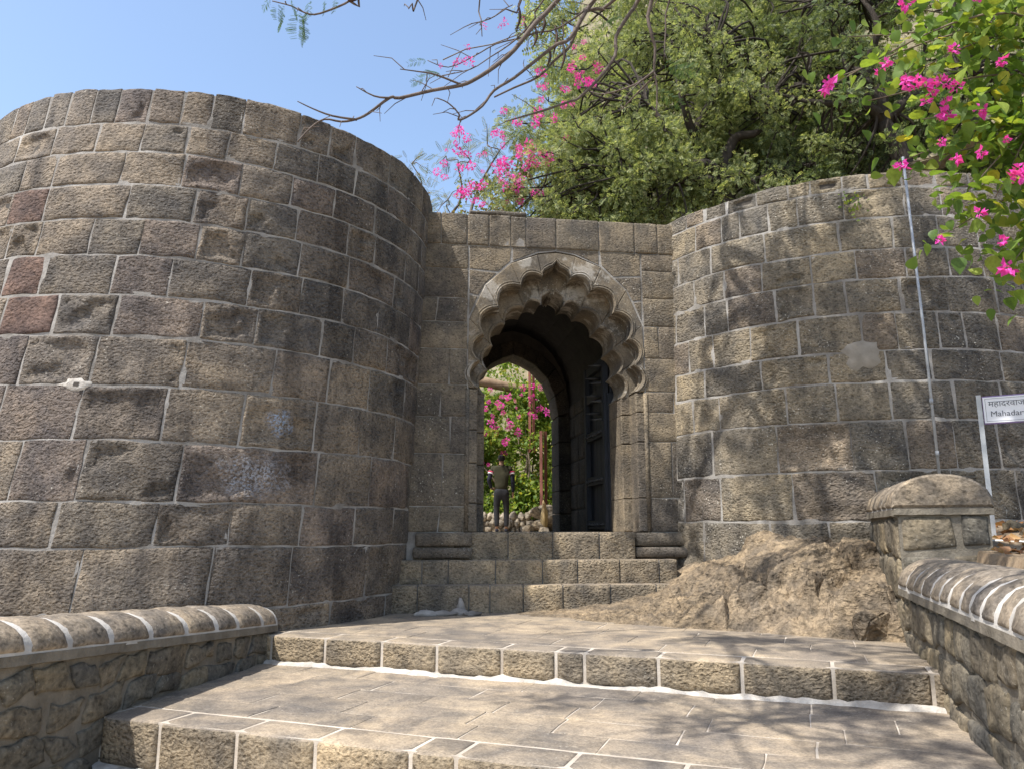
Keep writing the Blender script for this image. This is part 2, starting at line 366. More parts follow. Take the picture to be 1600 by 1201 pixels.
# lowest level where the photographer stands, bedding of the two landings
def slab(name, pts, zt, zb, mat):
    n = len(pts); V = [(p[0], p[1], zt) for p in pts] + [(p[0], p[1], zb) for p in pts]
    F = [tuple(range(n))] + [(i, n + i, n + (i + 1) % n, (i + 1) % n) for i in range(n)]
    o = mesh(name, V, F, mat, None); return tag(o, kind='structure')
low = slab('forecourt_paving', [W(-6, -6, 0), W(3, -6, 0), W(3, A2 + .3, 0), W(-6, A2 + .3, 0)], H3, H3 - .12, M_PATH)
l2 = slab('lower_landing', [W(-5.1, A2 + .004, 0), W(1.5, A2 + .004, 0), W(1.5, A1 + .5, 0), W(-5.1, A1 + .5, 0)], H2 - .005, H3 - .1, M_PJOINT)
l1 = slab('upper_landing', [W(-5.6, A1 + .004, 0), W(1.4, A1 + .004, 0), W(1.2, A1 + 4.6, 0), W(-5.6, A1 + 4.6, 0)], H1 - .005, H3 - .1, M_PJOINT)

def step_row(parent, aE, joints, ztop, zbot, topd):
    """stones of a step edge: rough riser in front, worn tread on top, one object each"""
    for k in range(len(joints) - 1):
        e0, e1 = joints[k] + .014, joints[k + 1] - .014; L = e1 - e0; SEED[0] += 1; sd = SEED[0] * 1.9
        h = ztop - zbot; bs = [-.0, h * .08, h * .3, h * .55, h * .78, h * .9, h - .012, h + .018, h + .06, h + topd * .5, h + topd - .03, h + topd]
        es = [0, .02, .06] + [.06 + (L - .12) * i / 5 for i in range(1, 5)] + [L - .06, L - .02, L]
        V, F, fm = [], [], []; nu = len(es); tw = random.uniform(-.004, .004)
        for j, bb in enumerate(bs):
            for i, x in enumerate(es):
                e = e0 + x; kx = min(min(x, L - x) / .05, 1)
                if bb < h:
                    d = .018 * (1 - (1 - kx) ** 2) + .016 * fbm(e * 6 + sd, bb * 6, sd) * kx
                    if j == 6: d -= .008
                    d -= .02 * (bb < .001)
                    V.append(W(e, aE - d, zbot + min(bb, h - .008)))
                else:
                    a = aE + (bb - h) - (.012 if j == 7 else 0) + (.01 * nz(e * 4, sd) if j == 7 else 0)
                    z = ztop + tw * .4 + .002 * nz(e * 3 + sd, a * 3) - (1 - kx) * .003 - (.004 if j == 7 else 0)
                    if j == len(bs) - 1: z -= .012
                    V.append(W(e, a, z))
        for j in range(len(bs) - 1):
            for i in range(nu - 1):
                F.append((j * nu + i, j * nu + i + 1, (j + 1) * nu + i + 1, (j + 1) * nu + i)); fm.append(0 if j < 6 else 1)
        o = len(V)
        for side in (0, nu - 1):
            b0 = len(V)
            for j in range(len(bs)): V.append(V[j * nu + side] + W(0, .06 if bs[j] < h else 0, 0) + Vector((0, 0, 0 if bs[j] < h else -.05)))
            for j in range(len(bs) - 1):
                q = (j * nu + side, (j + 1) * nu + side, b0 + j + 1, b0 + j); F.append(q if side == 0 else q[::-1]); fm.append(0 if j < 6 else 1)
        mesh('step_stone', V, F, [M_STEP, M_PAVE], parent, smooth=True, fm=fm)
def pave_rows(parent, a0, a1, rows, e_lo, e_hi, z, seed):
    rng = random.Random(seed); ws = [rng.uniform(.85, 1.15) for _ in range(rows)]; s = sum(ws); a = a0
    for r in range(rows):
        w = (a1 - a0) * ws[r] / s; e = e_lo - rng.uniform(0, .5)
        while e < e_hi:
            L = rng.uniform(.5, .95); tz = rng.uniform(-.0015, .0015); tx = rng.uniform(-.002, .002)
            def mp(p, q, d, e=e, tz=tz, tx=tx): return W(p, q, z + tz + tx * (p - e) + d)
            block(mp, ((e, a), (min(e + L, e_hi), a), (min(e + L, e_hi), a + w), (e, a + w)), parent, M_PAVE, gap=rng.uniform(.005, .015), nx=3, ny=2,
                  bulge=.002, rough=.002, depth=.03, edge=.02, wob=.012, name='paving_stone', base=-.002)
            e += L
        a += w
step_row(l1, A1, [-5.3, -4.81, -4.22, -3.63, -3.09, -2.49, -2.02, -1.78, -1.19, -.57, .06, .69, 1.3], H1, H2 + .012, .30)
step_row(l2, A2, [-5.0, -4.5, -4.0, -3.39, -2.82, -2.19, -1.91, -1.29, -.7, -.1, .5, 1.1, 1.6], H2, H3 + .01, .32)
pave_rows(l2, A2 + .325, A1 - .012, 5, -5.0, 1.1, H2, 3)
pave_rows(l1, A1 + .305, A1 + 4.1, 9, -5.5, 1.2, H1, 5)
def fillet(parent, aE, e0, e1, z, seed):
    V, F = [], []; n = int((e1 - e0) / .05)
    for i in range(n + 1):
        e = e0 + (e1 - e0) * i / n; w = .04 + .05 * fbm(e * 2.1, seed) + .03 * nz(e * 9, seed); h = .02 + .028 * fbm(e * 2.7, seed + 4) + .02 * nz(e * 11, seed)
        w = max(w, .008); h = max(h, .006)
        V += [W(e, aE + .02, z + h * 1.1), W(e, aE - .022, z + h), W(e, aE - .03 - w * .5, z + h * .45 + .004), W(e, aE - .03 - w, z - .006)]
    for i in range(n):
        for j in range(3): F.append((i * 4 + j, i * 4 + j + 1, i * 4 + j + 5, i * 4 + j + 4))
    mesh('mortar_fillet', V, F, M_FIL, parent, smooth=True)
fillet(l2, A1, -5.0, .8, H2 + .003, 3.3)
fillet(low, A2, -5.0, 1.2, H3 + .002, 8.1)

# inner ground of the fort and the hillside behind the walls
def hill_h(x, y):
    z = -.05
    z += max(0, y - 20.3) * .42 * sstep(20.3, 24, y)
    right = sstep(1.75 + .05 * (y - 14), 3.4 + .05 * (y - 14), x)
    z += right * (3.6 + max(0, x - 2) * .55 + max(0, y - 14) * .42)
    z += sstep(21, 34, y) * max(0, x - 1) * .75
    return min(z, 46 + .1 * x)
xs = np.concatenate([np.linspace(-90, -12, 14), np.linspace(-11, 24, 90), np.linspace(25, 140, 24)]); ys = np.concatenate([np.linspace(12.6, 34, 76), np.linspace(35, 150, 30)])
V = []
for y in ys:
    for x in xs:
        z = hill_h(x, y); r = z + .05
        z += min(r, 2.2) * (.28 * fbm(x * .5, y * .5, 2.) + .12 * fbm(x * 1.7, y * 1.7, 7.))
        V.append((x, y, z))
nx_ = len(xs); F = [(j * nx_ + i, j * nx_ + i + 1, (j + 1) * nx_ + i + 1, (j + 1) * nx_ + i) for j in range(len(ys) - 1) for i in range(nx_ - 1)]
tag(np_mesh('hillside', V, F, M_HILL, None, True), kind='structure')
tag(mesh('path', [(-9, 14.95, -.03), (1.6, 14.95, -.03), (2.0, 19.3, -.03), (-10, 19.3, -.03)], [(0, 1, 2, 3)], M_PATH), kind='structure')

# ------------------------------------------------------------------ the two round bastions
TL = (-4.5, 10.1, 3.15, -3.9, 10.0, 2.78)
left = thing('round_bastion', 'tall round bastion of dark pitted stone left of the gate, blue chalk smears on it', 'bastion', (-4.5, 10.1, -1.6))
CL = [
(4.05, 4.45, [-29.5, -24.3, -18.5, -13.0, -7.1, -1.5, 4.8, 11.5, 17.3, 23.6, 35.4, 42.7, 49.7, 61.1, 72.6, 79.7]),
(3.72, 4.05, [-24.6, -14.3, -4.3, 4.9, 13.6, 21.6, 31.1, 40.9, 50.6, 61.6, 73.0]),
(3.37, 3.72, [-20.1, -11.9, 2.5, 14.2, 25.2, 35.7, 45.7, 57.6, 71.1]),
(3.0, 3.37, [-20.8, -11.7, 5.0, 17.5, 27.5, 37.8, 50.2, 58.5, 71.6]),
(2.62, 3.0, [-18.3, -11.0, -0.3, 9.1, 19.4, 27.8, 39.4, 51.5, 67.0, 83.6]),
(2.22, 2.62, [-16.3, -8.0, 5.5, 15.8, 30.0, 40.8, 50.9, 61.7, 77.0]),
(1.81, 2.22, [-14.5, -3.2, 7.6, 22.6, 32.6, 46.4, 55.0, 66.3, 84.5]),
(1.33, 1.81, [-7.2, 5.8, 21.0, 37.2, 49.3, 60.8, 76.4]),
(0.81, 1.33, [-9, 5.0, 19.4, 32.6, 47.3, 59.2, 72.6, 88.9]),
(0.25, 0.81, [-3.2, 7.8, 23.5, 49.1, 64.0, 82.6]),
(-0.16, 0.25, [5.8, 21.2, 33.4, 46.7, 60.1, 75.3, 88.9]),
(-0.73, -0.16, [-4, 11.1, 31.2, 45.8, 65.0, 88.9]),
(-1.02, -0.73, [-8, 10, 26, 41.6, 55.7, 74])]
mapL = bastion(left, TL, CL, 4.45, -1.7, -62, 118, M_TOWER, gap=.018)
def near_block(root, p, mat):
    p = Vector(p); best = min((o for o in root.children if o.name.startswith('stone_block')), key=lambda o: (PW(o) - p).length)
    best.data.materials.clear(); best.data.materials.append(mat); return best
def onL(th, z): return mapL(R(th) * 3.0, z, 0)
for th, z, lab, mt in ((40, 1.07, 'stone with a pale blue chalk smear', M_CHALK), (36, .53, 'wide stone whitened with chalk', M_CHALKW)): near_block(left, onL(th, z), mt)['label'] = lab
for th, z in ((-13, 2.42), (-8, 2.0), (-16, 3.2)): near_block(left, onL(th, z), M_RED)['label'] = 'reddish stone'
# patch of pale mortar with a small hole whose shade is a flat dark quad, low on the left
V, F = [], []; n = 14; c0 = R(4.4) * 3; z0 = 1.33
for rr, d in ((1.2, .002), (.95, .019), (.5, .021), (.0, .021)):
    for i in range(n):
        a = 2 * math.pi * i / n; k = 1 + .6 * nz(i * .8, 4.1)
        V.append(mapL(c0 - .03 + .12 * rr * k * math.cos(a), z0 + .055 * rr * k * math.sin(a), d * .8))
F = [(j * n + i, j * n + (i + 1) % n, (j + 1) * n + (i + 1) % n, (j + 1) * n + i) for j in range(3) for i in range(n)]
V2 = [mapL(c0 + x, z0 + z, .0195) for x, z in ((-.06, -.015), (-.01, -.02), (-.005, .02), (-.055, .022))]
mesh('hole_shade', V2, [(0, 1, 2, 3)], M_CORE, left)
mesh('mortar_patch', V, F, M_FIL, left, smooth=True)

TR = (5.0, 11.75, 3.15, 4.9, 11.7, 2.95)
right = thing('round_bastion', 'round bastion of brown stone right of the gate, dappled by tree shade', 'bastion', (5, 11.75, -1.2))
CR = [
(4.08, 4.29, [-57.4, -50.8, -44.5, -36.5, -29.1, -24.0, -16.9, -11.2, -3.8, 4.2]),
(3.7, 4.08, [-54.3, -46.3, -41.3, -33.9, -27.3, -17.0, -3.7, 4.9]),
(3.3, 3.7, [-49.9, -35.3, -18.7, -7.0, 3.1]),
(2.93, 3.3, [-55.4, -46.2, -36.6, -25.3, -15.7, -5.1, 4.6]),
(2.5, 2.93, [-52.2, -45.7, -33.7, -25.2, -18.4, -7.1, 3.2]),
(2.05, 2.5, [-50.1, -40.4, -29.3, -15.9, -8.7, -0.1, 5.9, 14.5]),
(1.68, 2.05, [-53.0, -38.1, -23.4, -11.7, -2.5, 13.8]),
(1.23, 1.68, [-49.1, -32.8, -22.4, -11.7, 1.5, 12.3]),
(0.665, 1.23, [-51.4, -35.5, -20.3, -9.5, 0.1, 9.8]),
(0.1, 0.665, [-49.8, -32.8, -16.4, -1.6, 12.5]),
(-0.5, 0.1, [-55.2, -38.3, -26.0])]
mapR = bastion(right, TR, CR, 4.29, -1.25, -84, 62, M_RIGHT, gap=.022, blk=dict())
V, F = [], []; n = 16; c0 = R(-16.5) * 3; z0 = 1.98
for rr, d in ((1.15, .004), (.9, .021), (.0, .022)):
    for i in range(n):
        a = 2 * math.pi * i / n; k = 1 + .75 * nz(i * .7, 2.2)
        V.append(mapR(c0 + (.17 * k * math.cos(a)) * rr, z0 + .17 * k * math.sin(a) * rr, d))
F = [(j * n + i, j * n + (i + 1) % n, (j + 1) * n + (i + 1) % n, (j + 1) * n + i) for j in range(2) for i in range(n)]
mesh('plaster_patch', V, F, simple_mat('cream_plaster', (.22, .195, .16), (.31, .28, .235), 6), right, smooth=True)

# ------------------------------------------------------------------ the gateway
GA = R(8); GU = Vector((math.cos(GA), math.sin(GA), 0)); GN = Vector((math.sin(GA), -math.cos(GA), 0))   # GN points out towards the camera
G0 = Vector((.45 + .16 * math.cos(GA), 10.12 + .16 * math.sin(GA), 0))
def gm(v, z, d=0.): return G0 + GU * v + GN * d + Vector((0, 0, z))
gate = thing('stone_gateway', 'stone gateway with a scalloped arch between the two round bastions', 'gateway', gm(0, -1))
R1 = [(.19, 3.38), (.49, 3.24), (.79, 2.93), (.985, 2.56), (1.045, 2.20), (1.06, 1.84)]
X1 = [(.26, 3.71), (.63, 3.565), (.98, 3.25), (1.19, 2.76), (1.2, 2.32), (1.2, 1.84)]
R2 = [(.17, 3.12), (.40, 3.03), (.67, 2.80), (.84, 2.48), (.90, 2.14), (.94, 1.80)]
def arc(p, q, sag, n=9):
    """points of a foil between two cusps, bulging away from the opening"""
    p, q = Vector(p), Vector(q); d = q - p; m = (p + q) / 2; nrm = Vector((-d.y, d.x)).normalized()
    c = Vector((0, 2.0)); nrm = nrm if (m - c).dot(nrm) > 0 else -nrm
    out = []
    for i in range(n + 1):
        t = i / n; out.append(tuple(p + d * t + nrm * sag * d.length * math.sin(math.pi * t) ** .72))
    return out
def ogee(p, tip):
    a = Vector(p); return [(-a.x, a.y), (-a.x - .01, a.y + .05), (-a.x + .02, a.y + .10), (-a.x + .08, a.y + .14), (-a.x + .135, a.y + .165), (-.02, tip - .03), (0, tip),
                           (.02, tip - .03), (a.x - .135, a.y + .165), (a.x - .08, a.y + .14), (a.x - .02, a.y + .10), (a.x + .01, a.y + .05), (a.x, a.y)]
def mir(pts): return [(-x, y) for x, y in pts]
def foils(R_, tip, sag):
    F_ = [arc(R_[i], R_[i + 1], sag) for i in range(len(R_) - 1)]; return F_, ogee(R_[0], tip)
f1, o1 = foils(R1, 3.62, .35); f2, o2 = foils(R2, 3.27, .30)
X2 = [(.24, 3.74), (.62, 3.585), (.97, 3.26), (1.19, 2.77), (1.2, 2.33), (1.2, 1.8)]
def ring(fl, og, X, d0, d1, mat, bev):
    prism('voussoir', og + [X[0], (0, X[0][1] + .035), (-X[0][0], X[0][1])], gm, d0, d1, mat, gate, bev)
    for i, a in enumerate(fl):
        poly = a + [X[i + 1], X[i]]; prism('voussoir', poly, gm, d0, d1, mat, gate, bev); prism('voussoir', mir(poly)[::-1], gm, d0, d1, mat, gate, bev)
ring(f1, o1, X1, .012, -.30, M_CUSP, .012)
ring(f2, o2, X2, -.30, -.92, M_CUSP, .014)
# raised bead that follows the foils of the front ring, and a second on the inner ring
def bead(fl, og, d, r, off):
    path = [p for p in reversed([q for a in reversed(fl) for q in reversed(mir(a))])]
    left_ = [q for a in reversed(fl) for q in reversed(mir(a))]; right_ = [q for a in fl for q in a]
    pts = left_ + og + right_; c = Vector((0, 2.0)); out = []
    for p in pts:
        v = (Vector(p) - c).normalized() * off; w = gm(p[0] + v.x, p[1] + v.y, d)
        if not out or (out[-1] - w).length > .012: out.append(w)
    tubes('moulding', [(out, r)], M_CUSP, gate, 6)
bead(f1, o1, .014, .013, .028); bead(f1, o1, .012, .009, .062); bead(f1, o1, -.14, .02, .0); bead(f2, o2, -.302, .014, .03)
# spandrels
def stone(quad, mat=M_GATE, d=0.0, parent=gate, **k):
    kw = dict(gap=.012, nx=4, ny=2, bulge=.010, rough=.007, depth=.14, edge=.025, wob=.008); kw.update(k)
    return block(lambda a, b, dd: gm(a, b, dd + d), quad, parent, mat, **kw)
for s in (1, -1):
    for poly in ([(.01, 3.80), (.60, 3.80), (.60, 3.605), (.265, 3.752), (.01, 3.786)], [(.62, 3.80), (1.195, 3.80), (1.195, 3.47), (.80, 3.44), (.635, 3.598)],
                 [(.815, 3.425), (1.195, 3.455), (1.195, 3.12), (1.07, 3.10), (.985, 3.262)], [(1.08, 3.085), (1.195, 3.10), (1.195, 2.79)]):
        prism('stone_block', poly if s > 0 else mir(poly)[::-1], gm, .004, -.3, M_GATE, gate, .012)
# jamb stones, front order and inner order
for s in (1, -1):
    zz = [-.02, .42, 1.16, 1.56, 1.825] if s > 0 else [-.02, .34, .85, 1.28, 1.825]
    for k in range(len(zz) - 1):
        a, b = zz[k] + .004, zz[k + 1] - .004
        prism('jamb_stone', [(s * 1.07, a), (s * 1.2, a), (s * 1.2, b), (s * 1.07, b)][::s], gm, .006, -.30, M_GATE, gate, .012)
        prism('jamb_stone', [(s * .95, a), (s * 1.19, a), (s * 1.19, b), (s * .95, b)][::s], gm, -.30, -.92, M_GATE, gate, .012)
# top courses
tops = [(-1.95, -1.58), (-1.58, -1.23), (-1.23, -.93), (-.93, -.63), (-.63, -.42), (-.42, 0), (0, .61), (.61, 1.12), (1.12, 1.45), (1.45, 1.80), (1.80, 2.2)]
for k, (a, b) in enumerate(tops): stone(((a, 3.80), (b, 3.80), (b, 4.25 + .02 * nz(k, 2)), (a, 4.25 + .02 * nz(k - 1, 2))), d=.012, rough=.014, chip=.06 if k in (3, 4, 7) else 0, depth=.5, nx=5, ny=3)
for a, b, h in ((-1.2, -.4, .07), (.55, 1.9, .05)): stone(((a, 4.265), (b, 4.265), (b, 4.265 + h), (a, 4.265 + h * .8)), d=-.03, depth=.6, wob=.02)
# piers on both sides
for cols in ([(-2.0, -1.21)], [(1.21, 1.76)]):
    for (a, b) in cols:
        L_ = a < 0
        rows = [3.80, 3.46, 3.05, 2.72, 2.35, 1.87, 1.45, .97, .30, -.02] if L_ else [3.80, 3.55, 3.15, 2.75, 2.30, 1.84, 1.56, 1.16, .42, -.02]
        js = [None, None, -1.62, None, -1.45, -1.55, -1.42, -1.52, -1.55] if L_ else [None, None, None, 1.42, None, 1.6, None, 1.55, 1.62]
        for k in range(len(rows) - 1):
            t, bt = rows[k], rows[k + 1]; cut = js[k]
            segs = [(a, b)] if cut is None else [(a, cut), (cut, b)]
            for (x0, x1) in segs:
                sk = random.uniform(-.02, .02) if cut else 0
                stone(((x0 + (sk if x0 == cut else 0), bt), (x1 + (sk if x1 == cut else 0), bt), (x1 - (sk if x1 == cut else 0), t), (x0 - (sk if x0 == cut else 0), t)), d=.002, floor=.004, nx=5, ny=3)
# vertical hollow beside the arch and moulded bases
for s in (1, -1):
    tubes('moulding', [([gm(s * 1.205, -.02, .0), gm(s * 1.205, 1.82, .0)], .03)], M_GATE, gate, 8)
    for (v0, v1, z0, z1, d) in ((1.0, 1.84, -.20, -.025, .07), (.97, 1.87, -.345, -.21, .12)):
        if s < 0: v0 = 1.13
        stone(((min(s * v0, s * v1), z0), (max(s * v0, s * v1), z0), (max(s * v0, s * v1), z1), (min(s * v0, s * v1), z1)), d=d, depth=.2, gap=.006, edge=.05, bulge=.03)
# mass of the gate: mortar face and rubble behind, horseshoe plan
def horseshoe(hw, zs, zc, n=12, pointed=.5):
    pts = [(-hw, -1.2), (-hw, zs)]
    for i in range(1, n):
        t = i / n; a = math.pi * t
        x = -hw * math.cos(a); z = zs + (zc - zs) * (math.sin(a) ** (.85) * (1 - .12 * pointed) + .12 * pointed * (1 - abs(math.cos(a))))
        pts.append((x, z))
    return pts + [(hw, zs), (hw, -1.2)]
def mass(name, hole, d0, d1, mat, w=2.05, top=4.235):
    outer = [(-w, -1.2), (-w, top), (w, top), (w, -1.2)]
    V, F = [], []; poly = outer + hole[::-1]
    for d in (d0, d1): V += [gm(a, b, d) for a, b in poly]
    n = len(poly); bm = bmesh.new(); vs = [bm.verts.new(v) for v in V]
    bm.faces.new(vs[:n]); bm.faces.new(vs[n:][::-1])
    for i in range(n): bm.faces.new((vs[i], vs[n + i], vs[n + (i + 1) % n], vs[(i + 1) % n]))
    bmesh.ops.recalc_face_normals(bm, faces=bm.faces); bmesh.ops.triangulate(bm, faces=[f for f in bm.faces if len(f.verts) > 4])
    me = bpy.data.meshes.new(name); bm.to_mesh(me); bm.free(); return link(name, me, mat, gate, (0, 0, 0))
mass('mortar_bed', [(-1.19, -1.2), (-1.19, 2.77), (-.97, 3.255), (-.62, 3.58), (-.25, 3.735), (0, 3.77), (.25, 3.735), (.62, 3.58), (.97, 3.255), (1.19, 2.77), (1.19, -1.2)], -.002, -.918, M_MORT)
mass('vault', horseshoe(1.08, 2.25, 3.75), -.922, -4.3, M_SHADE)
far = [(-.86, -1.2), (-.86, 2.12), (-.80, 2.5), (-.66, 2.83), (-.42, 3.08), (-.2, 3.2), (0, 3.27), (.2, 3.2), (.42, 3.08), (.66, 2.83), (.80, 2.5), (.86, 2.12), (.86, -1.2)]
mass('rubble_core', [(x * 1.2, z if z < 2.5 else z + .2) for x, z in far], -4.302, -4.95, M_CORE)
# far arch: ring stones and jambs
fr = far[1:-1]
for i in range(len(fr) - 1):
    p, q = fr[i], fr[i + 1]; c = Vector((0, 1.9)); o_ = lambda t: tuple(Vector(t) + (Vector(t) - c).normalized() * .27)
    pp = [Vector(p).lerp(Vector(q), .012), Vector(p).lerp(Vector(q), .985)]
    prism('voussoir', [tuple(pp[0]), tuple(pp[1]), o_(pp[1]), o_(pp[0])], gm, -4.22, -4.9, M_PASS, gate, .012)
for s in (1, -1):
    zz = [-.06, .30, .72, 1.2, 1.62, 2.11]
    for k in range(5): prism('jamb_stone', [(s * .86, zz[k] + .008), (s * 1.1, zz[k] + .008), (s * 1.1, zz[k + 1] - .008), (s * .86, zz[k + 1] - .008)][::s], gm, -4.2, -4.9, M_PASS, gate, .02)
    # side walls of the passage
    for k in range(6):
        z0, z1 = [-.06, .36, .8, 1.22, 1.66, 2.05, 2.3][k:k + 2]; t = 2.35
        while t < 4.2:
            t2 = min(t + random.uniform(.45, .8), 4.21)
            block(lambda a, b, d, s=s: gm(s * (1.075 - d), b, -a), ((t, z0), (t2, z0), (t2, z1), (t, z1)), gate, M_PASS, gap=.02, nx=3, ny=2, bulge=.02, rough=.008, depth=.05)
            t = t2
# passage floor
mesh('passage_floor', [gm(-1.1, -.022, -.1), gm(1.1, -.022, -.1), gm(1.1, -.022, -5.0), gm(-1.1, -.022, -5.0)], [(0, 1, 2, 3)], M_PATH, gate)
# wooden leaf folded back against the right wall
def gb(name, v0, v1, d0, d1, z0, z1, mat, parent, bev=.008):
    return prism(name, [(v0, z0), (v1, z0), (v1, z1), (v0, z1)], gm, -d0, -d1, mat, parent, bev)
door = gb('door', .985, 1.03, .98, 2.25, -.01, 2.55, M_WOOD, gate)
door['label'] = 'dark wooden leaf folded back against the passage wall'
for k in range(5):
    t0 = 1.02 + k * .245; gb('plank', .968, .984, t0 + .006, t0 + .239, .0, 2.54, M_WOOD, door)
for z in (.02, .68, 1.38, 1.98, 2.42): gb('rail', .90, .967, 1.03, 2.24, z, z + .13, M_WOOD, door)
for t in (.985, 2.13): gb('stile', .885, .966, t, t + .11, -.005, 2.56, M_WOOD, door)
for z in (.085, .745, 1.445):
    for k in range(7):
        t = 1.16 + k * .155; V, F = tube_data([gm(.90, z, -t), gm(.875, z, -t), gm(.855, z, -t)], [.03, .026, .004], 6); mesh('stud', V, F, M_IRON, door, True)
for k in range(7):
    z = 1.62 + k * .135; t = 1.12 + (k % 2) * .35; V, F = tube_data([gm(.96, z, -t), gm(.85, z, -t), gm(.70, z - .012, -t)], [.03, .022, .003], 6); mesh('spike', V, F, M_IRON, door, True)
gb('door_post', .93, 1.06, .925, .975, -.01, 1.98, M_WOOD, gate)

# ------------------------------------------------------------------ three steps up to the threshold
SA = R(4.5); SU = Vector((math.cos(SA), math.sin(SA), 0)); SN = Vector((math.sin(SA), -math.cos(SA), 0)); S0 = Vector((.5, 10.02, 0))
def sm(u, z, d): return S0 + SU * u + SN * d + Vector((0, 0, z))
steps = thing('stone_steps', 'three rough stone steps climbing to the gate threshold', 'steps', (.5, 9.6, -1))
def step(u0, u1, d, z0, z1, back, joints):
    V = [sm(u0 - .02, z, dd) for z in (z0 - .2, z1 - .012) for dd in (d - .03,)] ; us = [u0] + joints + [u1]
    bx = [sm(u0, z0 - .3, d - .03), sm(u1, z0 - .3, d - .03), sm(u1, z1 - .014, d - .03), sm(u0, z1 - .014, d - .03), sm(u0, z0 - .3, d - back), sm(u1, z0 - .3, d - back), sm(u1, z1 - .014, d - back), sm(u0, z1 - .014, d - back)]
    mesh('mortar_bed', bx, [(0, 1, 2, 3), (3, 2, 6, 7), (0, 3, 7, 4), (1, 5, 6, 2)], M_MORT, steps)
    for a, b in zip(us[:-1], us[1:]):
        h = z1 - z0
        def mp(p, q, dd):
            if q <= h - .004: return sm(p, z0 + q, d + dd)
            return sm(p, z1 + dd * .3 - .005, d - (q - h))
        SEED[0] += 1; sd = SEED[0]; V, F, fm = [], [], []; L = b - a - .014
        es = [0, .02, .06] + [.06 + (L - .12) * i / 6 for i in range(1, 6)] + [L - .06, L - .02, L]
        bs = [0, h * .1, h * .3, h * .5, h * .7, h * .88, h - .006, h + .015, h + .08, h + back * .6, h + back]
        for j, q in enumerate(bs):
            for e in es:
                k = min(min(e, L - e) / .05, 1); n_ = fbm((a + e) * 7, q * 7, sd)
                dd = (.016 * (1 - (1 - k) ** 2) + .02 * n_ * k) if q < h else .012 * n_ * k
                if j in (6,): dd -= .01
                V.append(mp(a + .007 + e, q, dd))
        nu = len(es)
        for j in range(len(bs) - 1):
            for i in range(nu - 1): F.append((j * nu + i, j * nu + i + 1, (j + 1) * nu + i + 1, (j + 1) * nu + i)); fm.append(0 if j < 6 else 1)
        mesh('step_stone', V, F, [M_STEP, M_PAVE], steps, smooth=True, fm=fm)
step(-2.2, 1.47, .44, -.98, -.64, .42, [-1.66, -1.05, -.80, -.40, .08, .66, 1.22])
step(-2.1, 1.56, .20, -.65, -.355, .42, [-1.62, -1.30, -.72, -.14, .30, .83, 1.33])
step(-1.24, 1.09, -.02, -.36, -.018, .5, [-.55, .02, .62])

# ------------------------------------------------------------------ rock outcrop beside the steps
V = []; gx = np.linspace(-1.3, 4.4, 300); gy = np.linspace(6.4, 10.7, 240)
def rock_h(x, y):
    yl = 9.02 - .60 * x; d = y - yl
    lump = .10 * fbm(x * 1.1, y * 1.1, 3.) ; sl = .02 + .045 * max(x, 0) ** 2
    h = max(d, 0) * min(sl, .43) - .10 * sstep(1.3, 2.2, d)
    k = sstep(-.05, .35, d) * sstep(-1.4, 1.6, x)
    front = .20 * sstep(1.2, 3.2, x) * sstep(.0, .28, d + .10 * fbm(x * 2.2, y * 1.4, 8.))
    h = h * .86 + front * .9
    amp = sstep(-.2, 2.8, x) * .95 + .12; fr = sstep(1.0, 2.6, x)
    wx, wy = x + .22 * nz(x * 1.7, y * 1.7, 3.), y + .22 * nz(x * 1.7, y * 1.7, 8.)
    st_ = wy * 3.0 + wx * 1.2 + 1.1 * fbm(x * .8, y * .8, 6.); ph = st_ % 1; saw = (1 - ph / .13) if ph < .13 else (ph - .13) / .87
    d1, p1 = mn.voronoi(Vector((wx * 1.7 + wy * .5, wy * 2.9 - wx * .4, .0))); d2, p2 = mn.voronoi(Vector((wx * 4.4, wy * 6.6 - wx * 1.3, 3.)))
    c1 = mn.cell(p1[0] * 7.3); c2 = mn.cell(p2[0] * 9.1); e1 = d1[1] - d1[0]; e2 = d2[1] - d2[0]
    cellh = .19 * c1 * sstep(.0, .16, e1) + .055 * c2 * sstep(.0, .2, e2) - .11 * (1 - sstep(.0, .09, e1)) - .025 * (1 - sstep(.0, .12, e2))
    amp *= 1 - .62 * sstep(.9, 1.9, d)
    h += k * amp * (fr * cellh + (1 - .6 * fr) * .11 * (saw - .5) + .05 * fbm(wx * 5, wy * 7, 2., 6) + .035 * fbm(wx * 13, wy * 17, 4., 5) + lump - .01)
    h += (1 - k) * -.05 + .015 * sstep(-1.3, .2, x) * sstep(-.3, .2, d)
    if d < -.25: h = -.1
    return H1 + h
for y in gy:
    for x in gx: V.append((x, y, rock_h(x, y)))
nx_ = len(gx); F = [(j * nx_ + i, j * nx_ + i + 1, (j + 1) * nx_ + i + 1, (j + 1) * nx_ + i) for j in range(len(gy) - 1) for i in range(nx_ - 1) if gy[j] - (9.02 - .6 * gx[i]) > -.2 and gx[i] < 3.35 + .3164 * (gy[j] - 6.9) + .3]
tag(np_mesh('rock_outcrop', V, F, M_ROCK, None, True), kind='structure')
